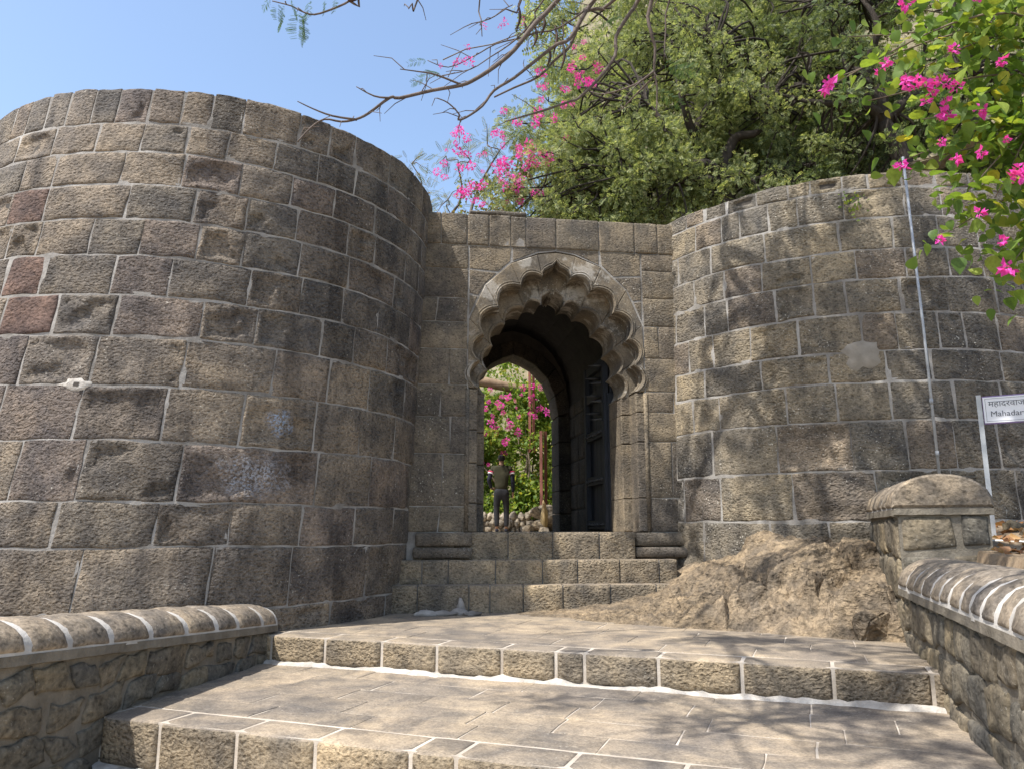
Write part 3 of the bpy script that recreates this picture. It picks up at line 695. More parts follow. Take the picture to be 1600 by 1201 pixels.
def boulder(name, c, s, mat, parent, seed, rz=0.):
    bm = bmesh.new(); bmesh.ops.create_icosphere(bm, subdivisions=3, radius=1)
    for v in bm.verts:
        p = v.co.copy(); q = p * 1.2 + Vector((seed * 3.1, seed, 0))
        f = 1 + .28 * mn.noise(q) + .12 * mn.noise(q * 2.6); m_ = max(abs(p.x), abs(p.y), abs(p.z)); f *= (1 + .35 * (1 / max(m_, .5) - 1) * -1 + .2)
        v.co = Matrix.Rotation(rz, 3, 'Z') @ Vector((p.x * s[0], p.y * s[1], p.z * s[2])) * f
    me = bpy.data.meshes.new(name); bm.to_mesh(me); bm.free()
    for p_ in me.polygons: p_.use_smooth = True
    return link(name, me, mat, parent, c)
def hull_rock(name, c, s, mat, parent, seed, rz=0., n=16):
    rng = random.Random(seed * 13 + 1); bm = bmesh.new()
    for _ in range(n):
        p = Vector([rng.uniform(-1, 1) for _ in '123']); m_ = max(abs(q) for q in p); p = p / m_ * rng.uniform(.78, 1.0)
        bm.verts.new(Matrix.Rotation(rz, 3, 'Z') @ Vector((p.x * s[0], p.y * s[1], p.z * s[2])))
    r_ = bmesh.ops.convex_hull(bm, input=bm.verts); bmesh.ops.delete(bm, geom=[g for g in r_['geom_interior'] if isinstance(g, bmesh.types.BMVert)], context='VERTS')
    bmesh.ops.bevel(bm, geom=list(bm.edges), offset=min(s) * .09, segments=2, affect='EDGES', clamp_overlap=True)
    bmesh.ops.subdivide_edges(bm, edges=[e for e in bm.edges if e.calc_length() > min(s) * .5], cuts=2, use_grid_fill=True)
    for v in bm.verts: v.co *= 1 + .10 * mn.noise(v.co / max(s) * 3 + Vector((seed, 0, 0)))
    bmesh.ops.triangulate(bm, faces=bm.faces); me = bpy.data.meshes.new(name); bm.to_mesh(me); bm.free(); return link(name, me, mat, parent, c)
tag(hull_rock('boulder', (3.20, 7.26, -.84), (.20, .17, .17), M_ROCK, None, 4, .5), 'dark angular rock bedded at the foot of the outcrop beside the parapet', 'rock')
# rough broken mortar at the left end of the lowest step
chunk = thing('broken_mortar', 'cracked grey mortar spill at the foot of the lowest gate step', 'mortar', (-.75, 9.3, -.95))
for k, (x, y, sx, sy, sz) in enumerate(((-.62, 9.30, .10, .05, .05), (-.80, 9.22, .14, .06, .035), (-.98, 9.2, .12, .06, .04), (-.6, 9.37, .05, .03, .14), (-.45, 9.25, .09, .05, .03))):
    boulder('mortar_lump', (x, y, H1 + .015), (sx, sy, sz), M_MORT, chunk, k + 20)

# ------------------------------------------------------------------ parapets
def parapet(root, P0, P1, zc0, zc1, zbase, width, hcope, side, rows, cmat, fmat, mband, mface, jl=.33, gap=.045, endface=False, seed=1, zrow=None):
    """low wall from P0 to P1 along its inner face; side = +1 if its body lies to the right of P0->P1"""
    P0, P1 = Vector((*P0, 0)), Vector((*P1, 0)); D = (P1 - P0).normalized(); L = (P1 - P0).length; Nn = Vector((D.y, -D.x, 0)) * side
    rng = random.Random(seed)
    def zc(s): return zc0 + (zc1 - zc0) * s / L
    def face(s, z, d): return P0 + D * s - Nn * d + Vector((0, 0, z))
    # body
    V = []
    for s in (0, L):
        for w in (.012, width - .012):
            for z in (zbase, zc(s) - .002): V.append(P0 + D * s + Nn * w + Vector((0, 0, z)))
    mesh('mortar_bed', V, [(0, 1, 3, 2), (4, 6, 7, 5), (0, 4, 5, 1), (2, 3, 7, 6), (1, 5, 7, 3)], mface, root)
    # ledge of mortar under the coping
    V, F = [], []; n = int(L / .08)
    for i in range(n + 1):
        s = L * i / n; j = .008 * nz(s * 5, seed)
        for d, z in ((-.02, .012), (.03 + j, .012), (.034 + j, -.045 + j), (-.02, -.06)): V.append(face(s, zc(s) + z, d))
    for i in range(n):
        for j in range(3): F.append((i * 4 + j, i * 4 + j + 1, i * 4 + j + 5, i * 4 + j + 4))
    F += [(0, 1, 2, 3), (n * 4 + 3, n * 4 + 2, n * 4 + 1, n * 4)]
    mesh('mortar_band', V, F, mface if mface is M_MORTB else M_MORT, root)
    # half-round coping stones
    def cop(s, b, d):
        ph = b / (width * .9) * 1.0; ph = max(0, min(math.pi, ph)); w2 = width / 2 + .02
        return P0 + D * s + Nn * (width / 2 - (w2 + d) * math.cos(ph)) + Vector((0, 0, zc(s) + (hcope + d) * math.sin(ph) ** .8))
    BM = math.pi * width * .9
    V, F = [], []; ns, nb = max(int(L / .1), 2), 14
    for i in range(ns + 1):
        for j in range(nb + 1): V.append(cop(L * i / ns, BM * j / nb, .008 + .004 * nz(i * .7, j * .9)))
    for i in range(ns):
        for j in range(nb): F.append((i * (nb + 1) + j, (i + 1) * (nb + 1) + j, (i + 1) * (nb + 1) + j + 1, i * (nb + 1) + j + 1))
    mesh('coping_mortar', V, F, mband, root, smooth=True)
    s = 0
    while s < L - .05:
        l = jl * rng.uniform(.85, 1.2); e = min(s + l, L); sk = rng.uniform(-.02, .02)
        if L - e < jl * .5: e = L
        block(cop, ((s, .01), (e + sk * .3, .01), (e + sk, BM - .01), (s, BM - .01)), root, cmat, gap=gap * rng.uniform(.7, 1.3), nx=2, ny=9, bulge=.024, rough=.010, depth=.03, edge=.05, wob=.006, name='coping_stone')
        s = e
    # rubble facing
    z = zbase; zmax = min(zc0, zc1) - .06
    for r in range(rows):
        z0, z1 = zbase + (zmax - zbase) * r / rows, zbase + (zmax - zbase) * (r + 1) / rows; s = -rng.uniform(0, .2); prev = rng.uniform(-.05, .05); py = rng.uniform(-.04, .04)
        while s < L:
            zl = zc(min(max(s + .18, 0), L)) - .06; z0, z1 = zbase + (zl - zbase) * r / rows, zbase + (zl - zbase) * (r + 1) / rows
            l = rng.uniform(.22, .5); nx2 = rng.uniform(-.07, .07); q = (rng.uniform(-.03, .03), rng.uniform(-.03, .03))
            b = ((max(s, 0) + prev, z0 + py * .6), (min(s + l, L) + nx2, z0 + q[0]), (min(s + l, L) - nx2 * .6, z1 + q[1]), (max(s, 0) - prev * .6, z1 + py))
            if min(s + l, L) - max(s, 0) > .1: block(face, b, root, fmat, gap=rng.uniform(.02, .06), nx=4, ny=4, bulge=.014, rough=.022, depth=.05, edge=.04, wob=.05, name='rubble_stone')
            s += l; prev = nx2; py = q[1]
    # fragments on the ends
    for s, sg in ((0, -1), (L, 1)):
        V = [cop(s, BM * j / 12, -.004) + D * sg * .003 for j in range(13)]; V.append(P0 + D * s + Nn * (width / 2) + Vector((0, 0, zc(s)))); 
        mesh('coping_end', V, [(j, j + 1, 13) for j in range(12)], cmat, root)
    return D, Nn, face, cop
pl = thing('low_parapet', 'low rubble parapet with rounded coping on the left of the landings', 'parapet', (-2.6, 6, -1.5))
parapet(pl, (-3.35, 2.2), (-2.275, 7.72), -.57, -.905, -1.62, .52, .19, -1, 4, M_COPE, M_RUB, M_MORTW, M_MORTB, jl=.36, gap=.042, seed=5)
pr = thing('low_parapet', 'low rubble parapet with white banded round coping at the right edge', 'parapet', (2.8, 5, -1.5))
parapet(pr, (1.98, 2.5), (3.372, 6.9), -.50, -.50, -1.62, .62, .25, 1, 4, M_COPE, M_RUB, M_MORTW, M_MORTB, jl=.27, gap=.055, seed=8)
pu = thing('high_parapet', 'taller stub of parapet with arched end, between bastion and lower parapet', 'parapet', (3.6, 7.8, -1.3))
D_, N_, fc, cp = parapet(pu, (3.40, 6.94), (3.95, 8.66), .17, .17, -1.3, .74, .29, 1, 4, M_COPE, M_RUB, M_MORT, M_MORTB, jl=.34, gap=.03, seed=12)
# end face: dressed stones and mortar joints
O = Vector((3.40, 6.94, 0))
def ef(a, z, d): return O + N_ * a - D_ * (d + .004) + Vector((0, 0, z))
for q in (((.02, -.18), (.46, -.16), (.45, .13), (.02, .12)), ((.50, -.14), (.73, -.14), (.72, .15), (.49, .14)), ((.02, -.45), (.40, -.45), (.40, -.21), (.02, -.21)), ((.41, -.45), (.73, -.45), (.73, -.19), (.41, -.2)), ((.0, -.75), (.74, -.75), (.74, -.47), (.0, -.47))):
    block(ef, q, pu, M_RUB, gap=.03, nx=3, ny=2, bulge=.02, rough=.016, edge=.05, wob=.02, name='rubble_stone')
V, F = [], []
for i in range(14):
    a = -.02 + .78 * i / 13; j = .01 * nz(i * .8, 3)
    for d, z in ((-.01, .19), (.03 + j, .185 + j), (.032 + j, .135 + j), (-.01, .13)): V.append(ef(a, z, d))
for i in range(13):
    for j in range(3): F.append((i * 4 + j, (i + 1) * 4 + j, (i + 1) * 4 + j + 1, i * 4 + j + 1))
mesh('mortar_band', V, F, M_MORTB, pu)
arch = [(.37 - .40 * math.cos(math.pi * i / 14), .20 + .29 * math.sin(math.pi * i / 14) ** .8) for i in range(15)]
prism('coping_end', arch, ef, .02, -.06, M_COPE, pu, .02)

# ------------------------------------------------------------------ terrace behind the right parapets: dirt, litter, sign, pole, pipe
V = []; gx = np.linspace(0, 1, 40); gy = np.linspace(2.2, 9.6, 50)
for y in gy:
    x0 = 1.98 + (y - 2.5) * .3164 + .45
    for t in gx:
        x = x0 + t * (12 - x0) if t > .45 else x0 + t / .45 * (x0 + .45 * (12 - x0) - x0)
        z = -.2 + .11 * max(0, y - 6.6) + .05 * (x - x0) + .05 * fbm(x * 1.3, y * 1.3, 5.) + .02 * fbm(x * 5, y * 5, 1.)
        V.append((x, y, z - .55 * sstep(.18, 0, x - x0)))
nx_ = len(gx); F = [(j * nx_ + i, j * nx_ + i + 1, (j + 1) * nx_ + i + 1, (j + 1) * nx_ + i) for j in range(len(gy) - 1) for i in range(nx_ - 1)]
tag(np_mesh('terrace_ground', V, F, M_DIRT, None, True), kind='structure')
def ter_z(x, y):
    x0 = 1.98 + (y - 2.5) * .3164 + .45; return -.2 + .11 * max(0, y - 6.6) + .05 * (x - x0) + .05 * fbm(x * 1.3, y * 1.3, 5.) + .02 * fbm(x * 5, y * 5, 1.)

# ------------------------------------------------------------------ foliage tools
def rot_from(dirs, rng=RNG):
    """(n,3,3) frames whose x axis is dirs, random roll"""
    d = dirs / np.linalg.norm(dirs, axis=1, keepdims=True); r = rng.normal(size=d.shape); u = np.cross(d, r); u /= np.linalg.norm(u, axis=1, keepdims=True); w = np.cross(d, u)
    return np.stack([d, u, w], axis=2)
def scatter(name, TV, TF, pos, rot, scl, mat, parent=None, loc=(0, 0, 0)):
    TV = np.asarray(TV, np.float32); TF = np.asarray(TF, np.int32); n, k = len(pos), len(TV)
    Vv = np.einsum('nij,kj->nki', rot, TV) * scl[:, None, None] + pos[:, None, :]
    Ff = (TF[None] + (np.arange(n, dtype=np.int32) * k)[:, None, None]).reshape(-1, TF.shape[1])
    return np_mesh(name, Vv.reshape(-1, 3), Ff, mat, parent, False, loc)
def t_sprig(pairs=6, l=.30, w=.11, fold=.25):
    V, F = [], []
    for i in range(pairs):
        x = .12 + .85 * i / pairs; s_ = math.sin(math.pi * (.25 + .65 * i / pairs)) * l
        for sd in (-1, 1):
            o = len(V); b = np.array([x, 0, 0]); d = np.array([.35, sd * .94, -fold]); p = np.array([1, -sd * .35, 0]) * w * .5
            V += [b, b + d * s_ * .5 + p, b + d * s_, b + d * s_ * .5 - p]; F.append((o, o + 1, o + 2, o + 3))
    return V, F
def t_leaf(fold=.18):
    V = [(0, 0, 0), (.35, .34, fold), (1, 0, -.08), (.35, -.34, fold), (.42, 0, 0)]
    return V, [(0, 1, 2, 4), (0, 4, 2, 3)]
def t_bracts(n, rng, rad=1., size=.34):
    V, F = [np.zeros(3)], []
    for i in range(n):
        c = rng.normal(size=3); c = c / np.linalg.norm(c) * rad * rng.uniform(.25, 1) ** .6; d = c / np.linalg.norm(c) + rng.normal(size=3) * .5; m = rot_from(d[None], rng)[0]
        s_ = size * rng.uniform(.7, 1.25); o = len(V)
        for q in [(0, 0, 0), (.4, .42, .2), (1.05, 0, .05), (.4, -.42, .2)]: V.append(c + m @ np.array(q) * s_)
        F += [(o, o + 1, o + 2, o + 3)]
        V.append(c * .98 + np.array([.012, .012, 0])); F.append((0, o, o + 4))
    return np.array(V), F
SPR = t_sprig(5, .34, .15); LEAF = t_leaf()
def clump_points(clumps, per, rng=RNG, shell=.5, squash=.75):
    P, Dr = [], []
    for (c, r) in clumps:
        n = max(int(per * r * r), 3); d = rng.normal(size=(n, 3)); d /= np.linalg.norm(d, axis=1, keepdims=True)
        rr = r * (shell + (1 - shell) * rng.random(n)) * rng.uniform(.7, 1.1, n)
        P.append(np.array(c) + d * rr[:, None] * np.array([1, 1, squash])); Dr.append(d + rng.normal(size=(n, 3)) * .6 + np.array([0, 0, -.25]))
    return np.concatenate(P), np.concatenate(Dr)
def limb(a, b, rng, bend=.18, n=7):
    a, b = Vector(a), Vector(b); L = (b - a).length; o1 = Vector([rng.uniform(-1, 1) for _ in '123']) * L * bend; o2 = Vector([rng.uniform(-1, 1) for _ in '123']) * L * bend * .7
    return smooth_path([a, a.lerp(b, .33) + o1 + Vector((0, 0, L * .06)), a.lerp(b, .68) + o2, b], n // 2 + 1)
def tree(name, label, base, fork, mains, clumps, per, size, lmat, bmat=M_BARK, group=None, r0=.3, seed=1, templ=SPR, shell=.45, twigs=True):
    rng = random.Random(seed); t = thing(name, label, 'tree', base, group)
    tr = limb(base, fork, rng, .08, 9); V, F = tube_data(tr, taper(len(tr), r0, r0 * .72), 10); mesh('trunk', V, F, bmat, t, True)
    ends = []
    for m in mains:
        p = limb(fork, m, rng, .16, 9); V, F = tube_data(p, taper(len(p), r0 * .6, r0 * .16), 8); mesh('branch', V, F, bmat, t, True); ends.append(p)
    if twigs:
        items = []
        for (c, r) in clumps:
            p = min((q for e in ends for q in e[3:]), key=lambda q: (q - Vector(c)).length); pts = limb(p, c, rng, .2, 7); items.append((pts, taper(len(pts), r0 * .13, .012)))
            for _ in range(2):
                e = Vector(c) + Vector([rng.uniform(-1, 1) for _ in '123']) * r * .8; items.append(([Vector(c), Vector(c).lerp(e, .5) + Vector((0, 0, .06)), e], [.016, .011, .005]))
        V, F = [], []
        for pts, rad in items:
            v, f = tube_data(pts, rad, 5, False); o = len(V); V += v; F += [tuple(i + o for i in q) for q in f]
        mesh('twigs', V, F, bmat, t, True)['kind'] = 'stuff'
    P, Dr = clump_points(clumps, per, shell=shell); sc = RNG.uniform(.6, 1.25, len(P)) * size
    scatter('crown', *templ, P, rot_from(Dr), sc, lmat, t, base)
    return t

def fill(n, cx, cy, cz, rx, ry, rz, rmin, rmax, seed, cond=None):
    rng = random.Random(seed); out = []
    while len(out) < n:
        u = Vector([rng.uniform(-1, 1) for _ in '123'])
        if u.length > 1: continue
        p = (cx + u.x * rx, cy + u.y * ry, cz + u.z * rz)
        if cond and not cond(*p): continue
        out.append((p, rng.uniform(rmin, rmax)))
    return out

# ------------------------------------------------------------------ things on the terrace
n = 420; P = np.zeros((n, 3)); k = 0
while k < n:
    y = RNG.uniform(6.2, 9.0); x = 1.98 + (y - 2.5) * .3164 + RNG.uniform(.7, 3.8)
    if (x - 5) ** 2 + (y - 11.75) ** 2 < 3.18 ** 2 or (y > 6.9 and x < 1.98 + (y - 2.5) * .3164 + .8): continue
    P[k] = (x, y, ter_z(x, y) + .012 + .02 * RNG.random()); k += 1
d = RNG.normal(size=(n, 3)); d[:, 2] *= .3
tag(scatter('leaf_litter', *LEAF, P, rot_from(d), RNG.uniform(.05, .12, n), L_DRY), 'dry brown fallen leaves scattered on the dirt by the sign', 'leaf litter', kind='stuff')
for k, (x, y, s_) in enumerate(((4.95, 7.5, .09), (5.2, 7.15, .11), (5.15, 8.0, .10))):
    tag(hull_rock('stone', (x, y, ter_z(x, y) + s_ * .35), (s_ * 1.3, s_, s_ * .7), M_RUB, None, 30 + k), ['small dark stone lying in dry leaves right beside the signpost', 'larger dark stone on the dirt nearest the white pipe', 'small stone in dry leaves close to the bastion foot'][k], 'stone')
sg = thing('sign', 'white bilingual name sign on a grey square steel post', 'sign', (4.62, 7.55, -.12))
sa = R(-32); su = Vector((math.cos(sa), math.sin(sa), 0)); sn = Vector((math.sin(sa), -math.cos(sa), 0)); sb = Vector((4.62, 7.55, 0))
V, F = box_data((4.62, 7.55, .58), (.042, .042, 1.46), sa); mesh('signpost', V, F, M_GALV, sg)
V, F = box_data(sb + su * .94 + Vector((0, 0, .58)), (.042, .042, 1.46), sa); mesh('signpost', V, F, M_GALV, sg)
def sp(a, z, d): return sb + su * a + sn * d + Vector((0, 0, z))
prism('sign_board', [(.026, 1.02), (.914, 1.02), (.914, 1.295), (.026, 1.295)], sp, .012, -.012, M_SIGNB, sg, .003)
prism('sign_face', [(.032, 1.032), (.908, 1.032), (.908, 1.284), (.032, 1.284)], sp, .016, .0125, M_SIGN, sg, .001)
V, F = [], []
for (a0, a1, z0, z1) in ((.05, .89, 1.046, 1.049), (.05, .89, 1.267, 1.27), (.05, .053, 1.0492, 1.2668), (.887, .89, 1.0492, 1.2668)):
    o = len(V); V += [sp(a0, z0, .0175), sp(a1, z0, .0175), sp(a1, z1, .0175), sp(a0, z1, .0175)]; F.append((o, o + 1, o + 2, o + 3))
mesh('sign_border', V, F, M_INK, sg)
def text(body, a, z, size, name='lettering'):
    cu = bpy.data.curves.new('txt', 'FONT'); cu.body = body; cu.size = size; cu.extrude = .0004
    o = bpy.data.objects.new('txt', cu); C.objects.link(o); dg = bpy.context.evaluated_depsgraph_get()
    me = bpy.data.meshes.new_from_object(o.evaluated_get(dg)); bpy.data.objects.remove(o)
    m = Matrix((su, Vector((0, 0, 1)), sn)).transposed().to_4x4(); me.transform(m); me.materials.clear()
    return link(name, me, M_INK, sg, sp(a, z, .0182))
text('महादरवाजा (पहिला)', .075, 1.19, .078); text('Mahadarwaja (First)', .085, 1.092, .078)
M_COUP = simple_mat('dull_zinc_coupling', (.30, .31, .32), (.38, .39, .40), 20, .2, .003, .7)
po = thing('pole', 'thin galvanised pipe standing upright against the right bastion', 'pole', (4.645, 8.42, .1))
tubes('pipe', [([(4.64, 8.42, .0), (4.645, 8.46, 2.2), (4.655, 8.55, 4.36)], .015)], M_GALV, po, 10)
for z, y in ((1.40, 8.445), (.82, 8.434)): tubes('coupling', [([(4.642, y, z - .03), (4.642, y, z + .03)], .019)], M_COUP, po, 10)
tag(tubes('white_pipe', [([(4.30, 7.25, -.10), (4.7, 7.05, -.12), (5.6, 6.8, -.10), (6.6, 6.6, -.05)], .025)], M_PIPE), 'white plastic pipe lying on the dirt behind the parapet', 'pipe')

# ------------------------------------------------------------------ beyond the gate
def rubble_wall(x0, x1, y0, y1, h0, h1, label, name, seed):
    t = thing(name, label, 'wall', ((x0 + x1) / 2, (y0 + y1) / 2, -.05)); rng = random.Random(seed); L = math.hypot(x1 - x0, y1 - y0); n = 0
    dx, dy = (x1 - x0) / L, (y1 - y0) / L
    V, F = box_data(((x0 + x1) / 2 - dy * -.12, (y0 + y1) / 2 + dx * .12, -.05 + min(h0, h1) * .42), (L, .25, min(h0, h1) * .8), math.atan2(dy, dx)); mesh('mortar_bed', V, F, M_MORTB, t)
    z = .06; r = 0
    while z < max(h0, h1):
        s = rng.uniform(0, .1)
        while s < L:
            w = rng.uniform(.10, .22); hh = h0 + (h1 - h0) * s / L
            if z < hh: boulder('rubble_stone', (x0 + dx * s, y0 + dy * s + .04 * rng.uniform(-1, 1), -.05 + z), (w * .55, .12, .10 + .03 * rng.random()), M_PALE, t, seed + n * .7, rng.uniform(-.3, .3)); n += 1
            s += w
        z += .15; r += 1
    return t
M_PALE = stone_mat('pale_dry_stone', [(.25, .215, .17), (.20, .175, .14), (.29, .25, .195), (.17, .148, .12)], 10, .8, .03, .1, .2)
rubble_wall(-2.4, .45, 19.4, 19.2, .30, .50, 'low grey dry stone wall behind the walking man', 'rubble_wall', 3)
for k, (x, y, z, s_, lab) in enumerate(((.62, 18.1, .16, .20, 'pale rounded boulder left of the leaning yellow stone'), (.98, 18.2, .22, .28, 'largest pale boulder against the right passage wall'), (.85, 18.6, .48, .22, 'grey boulder stacked on the pale heap'), (1.18, 18.5, .62, .22, 'topmost boulder of the heap beyond the gate'), (.36, 17.9, .06, .13, 'small reddish boulder nearest the walking man'), (.55, 18.6, .44, .19, 'white topped boulder at the end of the low wall'), (.72, 17.7, .04, .12, 'small tan stone in front of the boulder heap'))):
    tag(hull_rock('boulder', (x, y, z - .05), (s_ * 1.1, s_, s_ * .85), M_PALE, None, 50 + k, k, 22), lab, 'boulder', 'boulders heaped beyond the gate')
tag(boulder('boulder', (.74, 18.0, .28), (.07, .1, .32), simple_mat('yellow_stone', (.30, .22, .10), (.42, .31, .16), 5), None, 71), 'upright yellowish stone leaning in the boulder heap', 'boulder', 'boulders heaped beyond the gate')
rp = thing('rusty_post', 'red-brown rusty steel post half hidden in the bougainvillea beyond the gate', 'post', (.86, 19.7, .3), 'rusty posts of the trellis')
for dx in (-.05, .05):
    V, F = box_data((.80 + dx * 1.2, 19.72 + dx, 1.35), (.075, .02, 2.3), .4 * (1 if dx > 0 else -1)); o = mesh('angle_iron', V, F, M_RUST, rp)
V, F = box_data((.80, 19.75, 2.4), (.02, .09, .2), 0); mesh('bracket', V, F, M_RUST, rp)
r2 = thing('rusty_post', 'red-brown steel post rising above flowers, seen high under the far arch', 'post', (.5, 20.2, 2), 'rusty posts of the trellis')
for dx in (-.05, .05):
    V, F = box_data((.52 + dx, 20.2, 4.6), (.07, .02, 5.2), .4 * (1 if dx > 0 else -1)); mesh('angle_iron', V, F, M_RUST, r2)

# bougainvillea: stems, leaves, flower clusters
def cluster_meshes(n, size, cnt, seed, rad=.8):
    out = []
    for i in range(n):
        V, F = t_bracts(cnt, np.random.default_rng(seed + i), rad, size); me = bpy.data.meshes.new('flower_cluster'); me.from_pydata([tuple(v) for v in V], [], F); me.materials.append(L_PINK); out.append(me)
    return out
CLB = cluster_meshes(5, .42, 36, 70, .8)
def flowers(parent, spots, meshes, rng):
    for (p, r) in spots:
        o = bpy.data.objects.new('flower_cluster', rng.choice(meshes)); C.objects.link(o); o.parent = parent; o.location = Vector(p) - PW(parent)
        o.scale = (r * rng.uniform(.8, 1.3), r * rng.uniform(.7, 1.1), r * rng.uniform(.7, 1.2)); o.rotation_euler = [rng.uniform(0, 6.28) for _ in '123']
def bush(name, label, base, clumps, per, size, lmat, fl, stems=10, seed=2, cat='bush', shell=.35):
    rng = random.Random(seed); t = thing(name, label, cat, base)
    items = []
    for (c, r) in clumps[::max(1, len(clumps) // stems)]:
        p = limb(base, c, rng, .16, 9); items.append((p, taper(len(p), .035, .010)))
    for pts, rad in items:
        V, F = tube_data(pts, rad, 6); mesh('stem', V, F, M_STEM, t, True)
    P, Dr = clump_points(clumps, per, shell=shell); sc = RNG.uniform(.6, 1.3, len(P)) * size
    scatter('foliage', *LEAF, P, rot_from(Dr), sc, lmat, t, base)
    flowers(t, fl, CLB, rng); return t
rb = random.Random(5)
cl = []
for _ in range(120):
    x = rb.uniform(-2.4, 2.2); z = rb.uniform(.45, 3.2) if rb.random() < .85 else rb.uniform(3.0, 3.9); cl.append(((x, 20.6 + rb.uniform(-.6, .7) + (0 if z < 2.5 else .5), z), rb.uniform(.32, .6)))
fl = []
for _ in range(60):
    x = rb.uniform(-1.5, 1.0); z = rb.triangular(1.2, 4.3, 3.0)
    if x > .1 and z < 2.9 and rb.random() < .75: continue
    fl.append(((x - .25 * max(0, 3 - z), 19.95 + rb.uniform(-.1, .35), z), rb.uniform(.05, .13)))
bush('bougainvillea', 'bright green bougainvillea with pink flowers filling the view through the gate', (.2, 20.6, .2), cl, 1000, .125, L_BOU, fl, 12, 3)
# dry limb and pale bank above it
tag(tubes('dry_limb', [(smooth_path([(-3.2, 21.2, 3.5), (-1.4, 21.0, 4.02), (-.3, 21.0, 3.92), (1.2, 21.6, 3.6), (2.4, 22.4, 2.9)], 4), taper(17, .17, .10))], simple_mat('dry_bark', (.20, .135, .085), (.33, .24, .16), 7), None, 10), 'thick bare brown limb crossing behind the flowers under the far arch', 'branch')

cs = fill(70, .5, 24.0, 3.6, 4.6, 1.4, 3.4, .5, .9, 61)
P, Dr = clump_points(cs, 260, shell=.3); sc_ = thing('scrub', 'dense dry green scrub on the bank behind the flowering bougainvillea', 'bush', (.5, 24, .5)); scatter('foliage', *LEAF, P, rot_from(Dr), RNG.uniform(.08, .16, len(P)), L_BOU, sc_)['kind'] = 'stuff'
# climbing bougainvillea that shows above the gate, left of the big tree
cl = []; fl = []
for _ in range(95):
    x = rb.uniform(-1.9, 1.7); z = rb.uniform(4.6, 8.4); 
    if z > 6.2 + 1.35 * (x + 1.9): continue
    cl.append(((x, 16.4 + rb.uniform(-.8, .9), z), rb.uniform(.28, .5)))
spots = [(-1.13, 8.39), (-1.27, 7.9), (-1.27, 7.55), (-.74, 7.81), (-.8, 7.16), (0, 7.66), (-.13, 7.59), (.27, 7.31), (.33, 6.95), (-.53, 7.23), (-.3, 7.5), (.05, 7.3), (-.55, 6.75), (.15, 6.7), (-.9, 6.7), (.5, 7.7), (.62, 7.9), (.75, 7.6), (-.2, 6.95), (-1.2, 7.2), (.0, 8.6), (.9, 8.9), (.85, 8.7), (1.3, 9.3), (1.35, 9.6), (1.7, 9.9), (1.55, 10.0), (1.45, 9.7), (.7, 9.25), (-.5, 8.15), (.85, 7.9), (.1, 7.95)]
for x, z in spots:
    for _ in range(3): fl.append(((x * 1.0 + rb.gauss(0, .22), 15.1 + rb.uniform(-.3, .3), z + rb.gauss(0, .2)), rb.uniform(.05, .15)))
bush('climbing_bougainvillea', 'tall airy bougainvillea covered in magenta flowers rising above the gate wall', (2.5, 15.4, 3.2), cl, 420, .10, L_GUL, fl, 24, 6, 'bush', .2)
# feathery yellowing tree behind it
cl = [((x, y, z), r) for x, y, z, r in ((-2.4, 17.2, 8.6, .42), (-2.0, 17.5, 8.0, .5), (-1.6, 17.4, 8.9, .45), (-1.5, 17, 7.6, .55), (-2.2, 17.2, 7.1, .5), (-1.0, 17.2, 8.7, .5), (-.6, 17.4, 9.2, .55), (-.3, 17.2, 8.3, .5), (-1.9, 17.3, 6.6, .5), (.2, 17.5, 9.6, .6), (-.9, 17.5, 7.0, .55), (.4, 17.4, 8.8, .6))]
tree('feathery_tree', 'small sparse feathery tree with yellowing leaves behind the flowering climber, against the sky', (-3.9, 17.5, -.05), (-2.4, 17.4, 5.0), [(-2.1, 17.3, 7.9), (-1.3, 17.2, 8.6), (-.3, 17.3, 9.0), (.2, 17.4, 8.5)], cl, 150, .34, L_GUL, M_TWIG, None, .1, 4, t_sprig(9, .16, .05), .2)

# big trees on the slope behind the wall
cl = fill(190, 4.3, 17.6, 9.8, 5.0, 2.2, 4.3, .38, .75, 21, lambda x, y, z: z > 6.4 and z < 9.4 + 1.0 * (x - .4) * 1.0 + 1.2)
cl += fill(46, 4.2, 15.0, 8.6, 3.2, .5, 2.6, .22, .42, 23)
cl += fill(110, 2.0, 15.6, 7.3, 2.6, 1.0, 1.7, .28, .5, 22, lambda x, y, z: z > 6.0 and z < 7.2 + .9 * x)
tree('large_tree', 'large dense green tree with dark forked trunk right above the gate wall', (4.75, 15.6, 5.4), (4.45, 15.5, 7.3), [(2.3, 15.2, 7.5), (2.9, 15.2, 9.0), (3.6, 15.2, 9.4), (4.5, 15.6, 10.6), (5.6, 15.4, 9.2), (6.2, 15.4, 7.6), (3.4, 15.1, 7.1)], cl, 760, .142, L_TAM, M_BARK, 'trees above the wall', .24, 8)
cl = fill(150, 9.2, 17.3, 11.0, 5.0, 2.0, 4.6, .4, .8, 31, lambda x, y, z: z > 8.4 or x > 9)
cl += fill(45, 7.4, 15.6, 8.0, 2.2, 1.0, 1.4, .3, .5, 33) + fill(34, 8.0, 14.4, 9.6, 2.8, .4, 2.4, .22, .4, 34)
tree('large_tree', 'dark leafy tree with twisting black limbs above the right bastion', (8.15, 14.8, 5.8), (7.7, 14.8, 8.3), [(6.1, 14.8, 9.2), (7.0, 14.8, 10.0), (7.6, 15.0, 11.4), (8.8, 14.9, 10.0), (9.6, 15.0, 9.6), (6.0, 14.9, 8.9)], cl, 600, .148, L_DARK, M_BARK, 'trees above the wall', .24, 9)
cl = fill(120, 7.0, 20.5, 14.5, 6.5, 2.4, 4.2, .6, 1.1, 41)
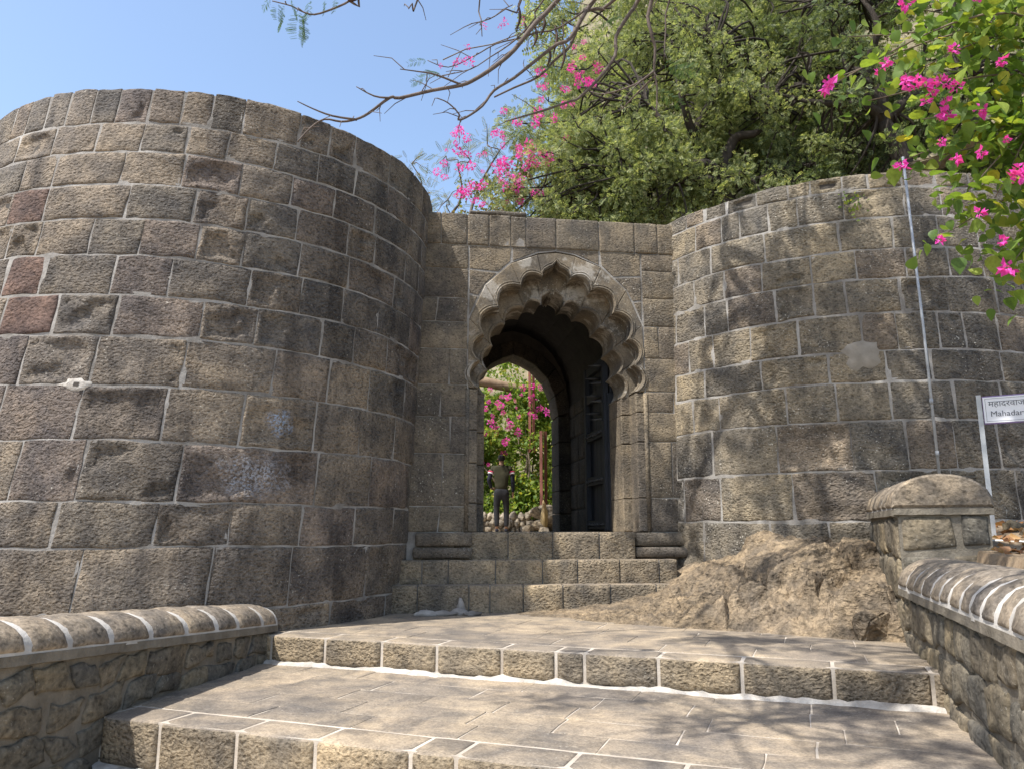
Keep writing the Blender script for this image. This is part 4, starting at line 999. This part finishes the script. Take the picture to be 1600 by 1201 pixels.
tree('large_tree', 'hazy green tree crown higher up the slope behind the others', (7, 20.6, 8), (7, 20.5, 11), [(4, 20, 13), (6, 20, 15), (9, 20.5, 15), (10.5, 20.6, 13)], cl, 110, .36, L_TAM, M_BARK, 'trees above the wall', .35, 10)

# ------------------------------------------------------------------ overhanging tree at the right whose bare branches reach into the picture
BR = {
'B1': [(0.44, 6.6, 4.99), (0.22, 6.56, 4.71), (0.02, 6.53, 4.41), (-0.15, 6.49, 4.22), (-0.33, 6.46, 4.07), (-0.46, 6.42, 3.98), (-0.72, 6.39, 3.91), (-1.01, 6.35, 3.81), (-1.09, 6.31, 3.79), (-1.27, 6.28, 3.62), (-1.37, 6.24, 3.54), (-1.49, 6.21, 3.5), (-1.63, 6.17, 3.5), (-1.74, 6.14, 3.4), (-1.83, 6.1, 3.25)],
'B1a': [(-1.09, 6.3, 3.78), (-1.22, 6.25, 3.77), (-1.37, 6.2, 3.83)],
'B1b': [(-1.36, 6.23, 3.53), (-1.55, 6.13, 3.51), (-1.7, 6.07, 3.54), (-1.82, 6.0, 3.57)],
'B1c': [(-0.45, 6.42, 3.98), (-0.69, 6.33, 4.03), (-0.83, 6.27, 4.02), (-0.99, 6.2, 4.0)],
'B2': [(0.83, 6.9, 5.22), (0.76, 6.87, 5.11), (0.57, 6.83, 4.74), (0.43, 6.8, 4.65), (0.23, 6.77, 4.46), (0.02, 6.73, 4.25), (-0.17, 6.7, 4.1), (-0.28, 6.67, 3.92), (-0.43, 6.63, 3.78), (-0.5, 6.6, 3.74), (-0.49, 6.57, 3.78), (-0.59, 6.53, 3.87), (-0.69, 6.5, 3.9)],
'B3': [(1.06, 7.1, 5.37), (0.76, 7.05, 5.2), (0.58, 7.0, 4.77), (0.44, 6.95, 4.6), (0.26, 6.9, 4.37), (0.02, 6.85, 4.22), (-0.17, 6.8, 4.09)],
'B4': [(1.34, 7.3, 5.52), (1.25, 7.26, 5.35), (1.08, 7.21, 5.03), (1.06, 7.17, 4.78), (0.88, 7.12, 4.49), (0.67, 7.08, 4.25), (0.57, 7.03, 4.18), (0.34, 6.99, 4.07), (0.15, 6.94, 3.98), (-0.07, 6.9, 3.89)],
'B5': [(1.32, 6.5, 4.92), (1.31, 6.54, 4.6), (1.35, 6.58, 4.47), (1.34, 6.62, 4.25), (1.37, 6.66, 4.1), (1.36, 6.7, 3.83)],
'B6': [(1.58, 6.9, 5.22), (1.54, 6.95, 4.93), (1.52, 7.0, 4.6)],
'B7': [(1.34, 6.62, 4.25), (1.16, 6.67, 4.14), (0.88, 6.73, 4.08), (0.76, 6.8, 4.15)],
'B8': [(1.35, 6.63, 4.21), (1.17, 6.75, 4.07), (1.05, 6.9, 4.0)],
'B9': [(0.09, 6.6, 4.99), (-0.06, 6.53, 4.84), (-0.21, 6.47, 4.69), (-0.38, 6.4, 4.59)],
'B10': [(-0.3, 6.5, 4.98), (-0.29, 6.5, 4.71), (-0.28, 6.5, 4.53)],
'B11': [(0.31, 6.7, 5.07), (0.22, 6.68, 4.85), (0.07, 6.67, 4.65), (-0.06, 6.65, 4.52), (-0.21, 6.63, 4.4), (-0.39, 6.62, 4.27), (-0.66, 6.6, 4.19)],
'B12': [(0.46, 6.9, 4.9), (0.25, 6.88, 4.84), (0.08, 6.87, 4.77), (-0.16, 6.85, 4.69), (-0.38, 6.83, 4.54), (-0.62, 6.82, 4.42), (-0.82, 6.8, 4.48)],
'B13': [(0.08, 6.8, 5.14), (0.09, 6.8, 4.97), (0.03, 6.8, 4.81)],
'B14': [(0.5, 6.9, 4.99), (0.51, 6.9, 4.83), (0.47, 6.9, 4.66)],
'S1': [(-1.12, 5.0, 3.84), (-1.18, 5.0, 3.77), (-1.29, 5.0, 3.71), (-1.43, 5.0, 3.66), (-1.53, 5.0, 3.69), (-1.6, 5.0, 3.73), (-1.74, 5.0, 3.77)],
'S2': [(-0.76, 5.6, 4.26), (-0.81, 5.6, 4.2), (-0.84, 5.6, 4.15)]}
oh = thing('overhanging_tree', 'nearly bare tree whose grey branches and pods hang in from the top', 'tree', (5.9, 3.6, -.2))
J = Vector((2.2, 5.4, 7.0)); trunk = smooth_path([(5.9, 3.6, -.3), (5.8, 3.7, 1.5), (5.5, 3.9, 3.4), (4.6, 4.4, 5.2), (3.3, 5.0, 6.3), J], 4)
V, F = tube_data(trunk, taper(len(trunk), .26, .10), 10); mesh('trunk', V, F, M_TWIG, oh, True)
J2 = Vector((.2, 3.6, 6.6)); J3 = Vector((-1.6, 3.0, 5.6))
for pts, r in (([J, (1.3, 4.6, 7.1), J2], (.09, .06)), ([J2, (-.7, 3.2, 6.2), J3], (.06, .03)), ([J, (2.0, 6.2, 7.6), (1.2, 7.4, 8.0)], (.07, .03)), ([trunk[-6], (3.6, 6.0, 7.4), (3.4, 7.2, 7.9)], (.06, .025))):
    p = smooth_path(pts, 5); V, F = tube_data(p, taper(len(p), *r), 8); mesh('branch', V, F, M_TWIG, oh, True)
RAD = {'B1': (.026, .006), 'B2': (.024, .005), 'B3': (.022, .008), 'B4': (.026, .007), 'B5': (.024, .006), 'B6': (.014, .005)}
SRC = {'B1': J, 'B2': J, 'B3': J, 'B4': J, 'B5': J, 'B6': J, 'B9': J2, 'B10': J2, 'B11': J, 'B12': Vector((1.1, 6.6, 5.6)), 'B13': Vector((.8, 6.4, 6)), 'S1': J3, 'S2': J2}
for k, p in BR.items():
    r = RAD.get(k, (.011, .004)); pts = [Vector(q) for q in p]
    if k in SRC: pts = [SRC[k], SRC[k].lerp(pts[0], .55) + Vector((.05, .1, -.05))] + pts
    pp = smooth_path(pts, 3); V, F = tube_data(pp, taper(len(pp), r[0], r[1]), 7); mesh('branch', V, F, M_TWIG, oh, True)
# small twigs along the branches
rt = random.Random(77); items = []
for k, p in BR.items():
    for a, b in zip(p[:-1], p[1:]):
        for _ in range(2):
            if rt.random() < .55:
                q = Vector(a).lerp(Vector(b), rt.random()); dv = Vector((rt.uniform(-1, .5), rt.uniform(-.4, .4), rt.uniform(-.9, .6))); l = rt.uniform(.08, .34)
                m_ = q + dv * l * .5 + Vector((0, 0, .02)); items.append(([q, m_, q + dv * l + Vector((rt.uniform(-.05, .05), 0, rt.uniform(-.05, .03)))], [.005, .004, .0025]))
for i in range(34):       # bare limbs overhead, out of the picture, that shade the landings
    a = random.choice([J, J2, J3, J.lerp(J2, .5), J2.lerp(J3, .5)]); b = a + Vector((rt.uniform(-1.6, 1.0), rt.uniform(-1.4, 1.5), rt.uniform(-.7, .8)))
    if b.y > 0 and b.z < .80 * b.y + .3: b.z = .80 * b.y + .3 + rt.random() * .5
    p = limb(a, b, rt, .15, 7); items.append((p, taper(len(p), .028, .006)))
V, F = [], []
for pts, rad in items:
    v, f = tube_data(pts, rad, 5, False); o = len(V); V += v; F += [tuple(i + o for i in q) for q in f]
mesh('twigs', V, F, M_TWIG, oh, True)['kind'] = 'stuff'
# leaf sprays: feathery leaves made of fine leaflets
def spray_mesh(seed):
    rng = np.random.default_rng(seed); V, F = [], []; tv, tf = t_sprig(14, .13, .05, .12); tv = np.array(tv)
    for i in range(9):
        x = .1 + .9 * i / 9
        for sd in (-1, 1):
            d = np.array([[.45, sd * .9, -.25]]) + rng.normal(size=(1, 3)) * .08; m = rot_from(d, rng)[0]; o = len(V); V += list(tv @ m.T * .42 * math.sin(math.pi * (.25 + .6 * i / 9)) + np.array([x, 0, -.25 * x * x])); F += [tuple(k + o for k in q) for q in tf]
    me = bpy.data.meshes.new('leaf_spray'); me.from_pydata([tuple(v) for v in V], [], F); me.materials.append(L_SPR); return me
SPRAY = [spray_mesh(i) for i in range(4)]
def spray(p, d, s_, parent=oh, me=None):
    o = bpy.data.objects.new('leaf_spray', me or rt.choice(SPRAY)); C.objects.link(o); o.parent = parent; o.location = Vector(p) - PW(parent)
    o.rotation_mode = 'QUATERNION'; o.rotation_quaternion = Vector(d).to_track_quat('X', 'Z'); o.scale = (s_, s_, s_)
for p, d, s_ in (((-1.66, 5, 3.74), (.15, .1, -1), .20), ((-1.70, 5, 3.76), (-.1, .1, -1), .16), ((-1.52, 5, 3.68), (.25, 0, -1), .24), ((-1.55, 5.02, 3.69), (-.05, .1, -1), .24), ((-1.48, 5.03, 3.8), (.1, .1, -1), .18), ((-1.6, 4.97, 3.76), (.4, .1, -.6), .15), ((-1.36, 5, 3.78), (.2, .1, -1), .12), ((-1.28, 5, 3.79), (.1, .1, -1), .12), ((-1.75, 5, 3.8), (-.6, 0, -.7), .12)): spray(p, d, s_)
for p, d, s_ in (((-.75, 6.6, 4.2), (-1, 0, -.2), .22), ((-.82, 6.8, 4.48), (-1, .1, .1), .2), ((1.5, 7.0, 4.6), (.8, 0, -.3), .35), ((1.5, 7.0, 4.5), (1, 0, .2), .38), ((1.36, 6.7, 4.1), (.9, .2, -.2), .3), ((.2, 6.8, 4.4), (.7, .3, .2), .25), ((.9, 7, 5.0), (.3, .2, .4), .3), ((-.66, 6.6, 4.2), (-.5, .3, .4), .2)): spray(p, d, s_)
SD = S.normalized(); oc = []
anchors = (J, J2, J3, J.lerp(J2, .5), Vector((1.2, 7.2, 7.9)), Vector((2.0, 6.2, 7.6)), Vector((3.4, 7.0, 7.9)))
def up_out(c, m=.45):
    if c.y > 0 and c.z < .80 * c.y + m: c.z = .80 * c.y + m + rt.random() * .4
    return c
for k in range(36):       # sparse crown overhead
    a = rt.choice(anchors); oc.append((up_out(a + Vector((rt.gauss(0, .8), rt.gauss(0, .7), rt.gauss(0, .35)))), rt.uniform(.15, .35)))
for k in range(42):      # unseen boughs added sunward to dapple the right bastion and right-hand landings
    if k < 27: P_ = Vector((rt.uniform(2.3, 6.2), 8.9, rt.triangular(-.3, 4.0, 1.0))); s_ = rt.uniform(5.4, 7.6)
    else: P_ = Vector((rt.uniform(1.4, 3.4), rt.uniform(4.4, 7.6), rt.uniform(-1.2, -.3))); s_ = rt.uniform(7.0, 8.6)
    c = up_out(P_ + SD * s_); oc.append((c, rt.uniform(.16, .36)))
    a = min(anchors, key=lambda q: (q - c).length); pp = limb(a, c, rt, .12, 7)
    if all(q.z > .8 * q.y for q in pp): V, F = tube_data(pp, taper(len(pp), .03, .008), 5); mesh('branch', V, F, M_TWIG, oh, True)
for line, s0, s1 in (([(2.7, 9.6, 3.7), (3.2, 9.2, 2.5), (4.0, 8.8, 1.3), (4.9, 8.65, .2)], 4.6, 6.6), ([(3.6, 9.0, 3.7), (4.3, 8.8, 2.4), (5.3, 8.6, 1.0)], 4.6, 6.2),  # limbs added out of view so their shadow streaks cross the bastion
                     ([(2.4, 9.8, 2.6), (2.9, 9.4, 1.6), (3.5, 9.1, .5)], 5.2, 6.8), ([(4.6, 8.7, 3.5), (5.3, 8.6, 2.2), (6.3, 8.8, 1.1)], 4.8, 6.4), ([(3.0, 9.3, 3.2), (3.9, 8.9, 2.2), (5.0, 8.65, 1.7)], 5.0, 6.4),
                     ([(1.5, 9.9, 1.2), (2.0, 9.9, .3), (2.6, 9.0, -.5)], 6.4, 7.4), ([(3.9, 8.8, 1.0), (4.6, 8.7, .0)], 6.0, 7.0)):
    n_ = len(line); cp_ = [Vector(p) + SD * (s0 + (s1 - s0) * i / (n_ - 1)) for i, p in enumerate(line)]; cp_ = [Vector((q.x, q.y, max(q.z, .79 * q.y + .2))) for q in cp_]
    a = min(anchors, key=lambda q: (q - cp_[0]).length); pp = smooth_path([a] + cp_, 4); V, F = tube_data(pp, taper(len(pp), .065, .02), 7); mesh('branch', V, F, M_TWIG, oh, True)
    for q in cp_:
        for _ in range(2):
            w_ = q + Vector((rt.gauss(0, .3), rt.gauss(0, .25), abs(rt.gauss(0, .15)))); oc.append((up_out(w_, .3), rt.uniform(.16, .30)))
            V, F = tube_data([q, q.lerp(w_, .5) + Vector((0, 0, .05)), w_], [.02, .014, .008], 5); mesh('branch', V, F, M_TWIG, oh, True)
P, Dr = clump_points([(tuple(c), r) for c, r in oc], 420, shell=.1); scatter('foliage', *t_sprig(10, .20, .075), P, rot_from(Dr), RNG.uniform(.16, .34, len(P)), L_SPR, oh)['kind'] = 'stuff'
def pod(pts, r):
    V, F = tube_data(smooth_path(pts, 3), [r * max(.15, math.sin(math.pi * (.08 + .86 * i / (3 * (len(pts) - 1))))) for i in range(3 * (len(pts) - 1) + 1)], 8); mesh('seed_pod', V, F, M_POD, oh, True)
pod([(-1.10, 5.0, 3.92), (-1.13, 5, 3.83), (-1.19, 5, 3.765)], .035)
for x, y, z, l in ((.3, 6.8, 5.0, .25), (.42, 6.8, 4.86, .3), (.22, 6.7, 4.78, .22), (.5, 6.9, 4.75, .3), (.12, 6.8, 4.9, .2), (.36, 6.9, 4.7, .22), (.06, 6.8, 5.1, .3)):
    pod([(x, y, z), (x + .02, y, z - l * .5), (x - .02, y + .02, z - l)], .014)
flowers(oh, [], CLB, rt)
# a spray of magenta flowers caught in the bare branches
fb = thing('flower_spray', 'spray of magenta bougainvillea flowers caught among the bare branches', 'flowers', (-.5, 7.0, 4.5))
tubes('stem', [([(-.66, 6.7, 4.42), (-.45, 6.8, 4.6), (-.2, 6.9, 4.72), (.3, 7.0, 5.0)], .006), ([(-.5, 6.78, 4.55), (-.62, 6.8, 4.3)], .004)], M_STEM, fb, 5)
CLS = cluster_meshes(3, .42, 22, 90)
for p, r in (((-.50, 6.8, 4.48), .05), ((-.43, 6.8, 4.46), .06), ((-.54, 6.8, 4.44), .045), ((-.44, 6.8, 4.62), .035), ((-.27, 6.8, 4.86), .035), ((-.07, 6.8, 4.9), .045), ((-.12, 6.8, 4.84), .03), ((.1, 6.9, 4.98), .04), ((-.68, 6.7, 4.36), .03)): flowers(fb, [(p, r)], CLS, rt)

# ------------------------------------------------------------------ foreground bougainvillea hanging in from the right
fg = thing('bougainvillea', 'leafy bougainvillea with large green leaves hanging in front of the right bastion', 'bush', (5.3, 5.4, -.1))
rf = random.Random(14)
tips = [(2.45, 5.3, 3.35), (2.62, 5.2, 3.1), (2.9, 5.2, 3.3), (3.0, 5.2, 2.95), (2.85, 5.2, 2.6), (3.2, 5.2, 2.6), (3.05, 5.2, 2.05), (3.4, 5.1, 2.3), (3.45, 5.1, 1.8), (3.55, 5.1, 1.65), (3.2, 5.4, 3.8), (2.7, 5.6, 3.9), (3.6, 5.2, 3.6), (3.5, 5.3, 4.0), (3.75, 5.2, 2.0), (3.3, 5.2, 2.9), (3.7, 5.0, 2.9), (3.1, 5.5, 4.1), (3.5, 5.3, 3.2), (3.15, 5.0, 2.3), (2.31, 5.25, 3.22), (2.82, 5.2, 2.62)]
root0 = [Vector((5.3, 5.4, -.1)), Vector((5.3, 5.4, 1.6)), Vector((5.1, 5.35, 3.0))]
V, F = tube_data(smooth_path(root0, 4), taper(9, .05, .035), 8); mesh('stem', V, F, M_STEM, fg, True)
leafpos = []
for t_ in tips:
    t_ = Vector(t_); a = root0[2] + Vector((0, rf.uniform(-.15, .15), rf.uniform(-.4, .6))); m_ = a.lerp(t_, .5) + Vector((0, rf.uniform(-.15, .15), rf.uniform(.1, .45)))
    p = smooth_path([root0[2], m_, t_], 7); V, F = tube_data(p, taper(len(p), .014, .0035), 6); mesh('stem', V, F, M_STEM, fg, True)
    for i in range(5, len(p)):
        dens = 9 if p[i].x > 3.0 else 4
        for _ in range(dens): leafpos.append(p[i] + Vector((rf.gauss(0, .11), rf.gauss(0, .13), rf.gauss(-.02, .12))))
for _ in range(520):
    x = 3.98 - abs(rf.gauss(0, .36)); leafpos.append(Vector((x, 5.25 + rf.gauss(0, .22), rf.uniform(1.75 + max(0, 3.6 - x) * .9, 4.2))))
def big_leaf(seed):
    rng = random.Random(seed); out = [(.0, 0), (.06, .22), (.22, .38), (.45, .40), (.72, .24), (1.0, 0)]; V, F = [], []
    for x, w in out:
        z = -.25 * x * x; V += [(x, -w, z + .22 * w), (x, 0, z), (x, w, z + .22 * w)]
    for i in range(5):
        F += [(i * 3, i * 3 + 1, i * 3 + 4, i * 3 + 3), (i * 3 + 1, i * 3 + 2, i * 3 + 5, i * 3 + 4)]
    me = bpy.data.meshes.new('leaf'); me.from_pydata(V, [], F); me.polygons.foreach_set('use_smooth', [True] * len(me.polygons)); return me, V, F
lm, LV, LF = big_leaf(1); LM = []
def flat_leaf_mat(name, cs):
    m, nt, b = new_mat(name); oi = N(nt, 'ShaderNodeObjectInfo'); col = ramp(nt, oi.outputs['Random'], cs)
    v = vec_world(nt); col = mix(nt, 1., col, ramp(nt, noise(nt, v, 40, 3), [(.3, .8), (.7, 1.2)]), 'MULTIPLY')
    nt.links.new(col, b.inputs['Base Color']); b.inputs['Roughness'].default_value = .45
    tr = N(nt, 'ShaderNodeBsdfTranslucent'); nt.links.new(mix(nt, 1., col, (1.35, 1.3, .55), 'MULTIPLY'), tr.inputs[0]); ms = N(nt, 'ShaderNodeMixShader'); ms.inputs[0].default_value = .45
    nt.links.new(b.outputs[0], ms.inputs[1]); nt.links.new(tr.outputs[0], ms.inputs[2]); nt.links.new(ms.outputs[0], nt.nodes['Material Output'].inputs[0]); return m
M_BIG = flat_leaf_mat('bougainvillea_big_leaf', [(0, (.085, .15, .035)), (.5, (.16, .25, .05)), (.82, (.26, .34, .065)), (.93, (.36, .40, .07)), (1, (.50, .44, .06))])
lm.materials.append(M_BIG)
vis = [p for p in leafpos if p.x / max(p.y, .1) < .72]; rf.shuffle(vis); vis.sort(key=lambda p: p.y + rf.uniform(0, .25))
for p in vis[:290]:
    o = bpy.data.objects.new('leaf', lm); C.objects.link(o); o.parent = fg; o.location = p - PW(fg); s_ = rf.uniform(.075, .14); o.scale = (s_, s_, s_)
    o.rotation_mode = 'QUATERNION'; o.rotation_quaternion = Vector((rf.uniform(-1, 1), rf.uniform(-1, .5), rf.uniform(-1, .2))).to_track_quat('X', 'Z')
rest = np.array([tuple(p) for p in vis[290:]] + [tuple(p) for p in leafpos if p.x / max(p.y, .1) >= .72])
dd = RNG.normal(size=rest.shape) + np.array([0, -.3, -.4])
st = scatter('foliage', LV, LF, rest, rot_from(dd), RNG.uniform(.06, .115, len(rest)), L_BOU, fg); st['kind'] = 'stuff'
CLF = cluster_meshes(4, .80, 15, 120, .5)
fsp = [(2.31, 3.19, .06), (2.33, 3.25, .05), (2.8, 2.57, .055), (2.78, 3.4, .05), (2.93, 3.24, .06), (3.0, 3.18, .06), (3.1, 3.2, .05), (2.97, 3.22, .05), (2.86, 3.2, .05), (3.19, 2.99, .06), (3.15, 3.03, .05), (3.12, 2.98, .045), (3.2, 2.63, .06), (3.34, 2.64, .06), (3.59, 2.46, .07), (3.65, 2.5, .06), (3.02, 2.01, .045), (3.49, 1.81, .06), (3.44, 1.79, .045), (3.26, 3.19, .055), (3.2, 3.23, .05), (3.47, 3.89, .05), (3.61, 3.4, .045), (3.55, 2.75, .03), (3.62, 2.52, .06), (3.05, 3.12, .045), (2.72, 3.3, .04), (2.95, 3.88, .05), (3.02, 3.07, .04), (3.3, 2.2, .05), (3.4, 3.0, .055), (3.1, 2.75, .05), (3.28, 3.5, .05), (3.45, 2.0, .05)]
flowers(fg, [((x * .955, 4.86 + rf.uniform(0, .1), z * .955), r * .95) for x, z, r in fsp], CLF, rf)
# small weed growing out of the wall joint
wd = thing('weed', 'small green weed growing from a joint near the top of the right bastion', 'plant', mapR(R(-15) * 3, 3.9, .02))
P = np.array([tuple(mapR(R(-15) * 3 + rf.gauss(0, .07), 3.88 + rf.gauss(0, .09), .03 + rf.random() * .08)) for _ in range(60)]); scatter('foliage', *LEAF, P, rot_from(RNG.normal(size=(60, 3))), RNG.uniform(.03, .06, 60), L_BOU, wd)

# ------------------------------------------------------------------ the man walking away
man = thing('person', 'man seen from behind walking away beyond the gate, olive shirt, black trousers', 'person', (-.24, 17.7, -.04))
def skin(name, joints, edges, mat, sub=2, root=0):
    me = bpy.data.meshes.new(name); me.from_pydata([j[0] for j in joints], edges, []); o = bpy.data.objects.new(name, me); C.objects.link(o)
    o.modifiers.new('skin', 'SKIN'); sv = me.skin_vertices[0].data
    for i, j in enumerate(joints):
        r = j[1]; sv[i].radius = r if isinstance(r, tuple) else (r, r)
    sv[root].use_root = True
    s_ = o.modifiers.new('sub', 'SUBSURF'); s_.levels = sub; s_.render_levels = sub
    dg = bpy.context.evaluated_depsgraph_get(); m2 = bpy.data.meshes.new_from_object(o.evaluated_get(dg)); m2.name = name; bpy.data.objects.remove(o)
    for p in m2.polygons: p.use_smooth = True
    m2.materials.clear(); m2.materials.append(mat); r = bpy.data.objects.new(name, m2); C.objects.link(r); r.parent = man; return r
M_SKIN = simple_mat('brown_skin', (.20, .11, .07), (.26, .15, .10), 8, 0, .001, .55)
M_SHIRT = simple_mat('olive_shirt', (.030, .028, .016), (.048, .045, .026), 7, .6, .02, .9, bscale=9)
M_NAVY = simple_mat('navy_sleeve', (.012, .013, .022), (.022, .024, .036), 7, .4, .01, .9)
M_TROU = simple_mat('black_trousers', (.012, .012, .014), (.028, .028, .032), 6, .5, .02, .9, bscale=8)
M_HAIR = simple_mat('black_hair', (.006, .005, .005), (.014, .012, .011), 30, .8, .01, .6)
M_BAND = simple_mat('white_band', (.62, .56, .58), (.70, .66, .66), 9, 0); M_BANDR = simple_mat('crimson_band', (.42, .03, .09), (.5, .05, .12), 9, 0)
eL, wL = (-.285, -.05, 1.16), (-.235, .13, .99); eR, wR = (.262, -.03, 1.14), (.262, .03, .88)
body_j = [((0, 0, .95), (.105, .07)), ((0, 0, 1.15), (.10, .07)), ((0, 0, 1.36), (.12, .075)), ((0, .0, 1.47), (.075, .07)), ((0, .015, 1.54), (.052, .055)), ((0, .02, 1.60), (.066, .078)), ((0, .02, 1.665), (.076, .092)), ((0, .015, 1.72), (.055, .068)),
          ((-.19, 0, 1.43), .055), (eL, .042), (wL, .028), ((-.215, .20, .97), (.032, .018)), ((.19, 0, 1.43), .055), (eR, .042), (wR, .028), ((.262, .045, .81), (.018, .034)),
          ((-.085, 0, .86), .06), ((-.11, .03, .49), .045), ((-.10, -.03, .10), .038), ((-.105, .09, .05), .035), ((.085, 0, .86), .06), ((.11, .07, .50), .045), ((.11, .05, .10), .038), ((.115, .17, .05), .035)]
be = [(0, 1), (1, 2), (2, 3), (3, 4), (4, 5), (5, 6), (6, 7), (2, 8), (8, 9), (9, 10), (10, 11), (2, 12), (12, 13), (13, 14), (14, 15), (0, 16), (16, 17), (17, 18), (18, 19), (0, 20), (20, 21), (21, 22), (22, 23)]
for hand, base, sgn in ((11, (-.215, .20, .97), -1), (15, (.262, .045, .81), 1)):
    for k in range(4):
        i0 = len(body_j); dy = (k - 1.5) * .018; b0 = Vector(base)
        if sgn > 0: body_j += [(tuple(b0 + Vector((0, dy, -.045))), .009), (tuple(b0 + Vector((-.006, dy + .008, -.08 + abs(k - 1.3) * .008))), .008)]
        else: body_j += [(tuple(b0 + Vector((.03, .03, dy))), .009), (tuple(b0 + Vector((.06, .04, dy))), .008)]
        be += [(hand, i0), (i0, i0 + 1)]
    i0 = len(body_j); body_j += [(tuple(Vector(base) + Vector((-.02 * sgn, .035, .0))), .010), (tuple(Vector(base) + Vector((-.025 * sgn, .05, -.03))), .009)]; be += [(hand - 1, i0), (i0, i0 + 1)]
skin('body', body_j, be, M_SKIN, 2)
skin('shirt', [((0, .0, .90), (.168, .125)), ((0, 0, 1.12), (.158, .115)), ((0, 0, 1.33), (.195, .122)), ((0, 0, 1.455), (.10, .082)), ((0, .005, 1.50), (.068, .066)), ((-.195, 0, 1.425), .075), ((-.235, -.01, 1.34), .066), ((.195, 0, 1.425), .075), ((.232, -.008, 1.34), .066)], [(0, 1), (1, 2), (2, 3), (3, 4), (2, 5), (5, 6), (2, 7), (7, 8)], M_SHIRT)
for a, e, w in (((-.232, -.012, 1.35), eL, wL), ((.230, -.008, 1.35), eR, wR)):
    a, e, w = Vector(a), Vector(e), Vector(w)
    skin('sleeve', [(tuple(a), .062), (tuple(e), .053), (tuple(w), .040)], [(0, 1), (1, 2)], M_NAVY)
    for m, t0, r in ((M_BANDR, -.02, .072), (M_BAND, .14, .070)):
        V, F = tube_data([a.lerp(e, t0), a.lerp(e, t0 + .07), a.lerp(e, t0 + .14)], [r * .98, r, r * .96], 14); o = mesh('sleeve_band', [v + Vector(man.location) for v in V], F, m, man, True)
skin('trousers', [((0, 0, 1.02), (.16, .115)), ((0, .0, .90), (.165, .125)), ((-.095, 0, .80), .098), ((-.112, .028, .49), .072), ((-.10, -.03, .11), .056), ((.095, .005, .80), .098), ((.113, .066, .50), .072), ((.112, .045, .11), .056)], [(0, 1), (1, 2), (2, 3), (3, 4), (1, 5), (5, 6), (6, 7)], M_TROU)
skin('hair', [((0, -.03, 1.575), (.058, .04)), ((0, -.008, 1.665), (.096, .100)), ((0, .012, 1.735), (.084, .096))], [(0, 1), (1, 2)], M_HAIR)
for s_ in (-1, 1): skin('ear', [((s_ * .078, .03, 1.62), (.010, .018)), ((s_ * .084, .022, 1.65), (.011, .02))], [(0, 1)], M_SKIN, 1)
skin('face', [((0, .105, 1.635), .014), ((0, .125, 1.615), .013), ((0, .108, 1.60), .012)], [(0, 1), (1, 2)], M_SKIN, 1)
for x, y in ((-.10, -.03), (.112, .05)): skin('shoe', [((x, y - .03, .045), (.045, .042)), ((x, y + .07, .04), (.05, .036)), ((x, y + .17, .03), (.04, .026))], [(0, 1), (1, 2)], M_NAVY, 1)
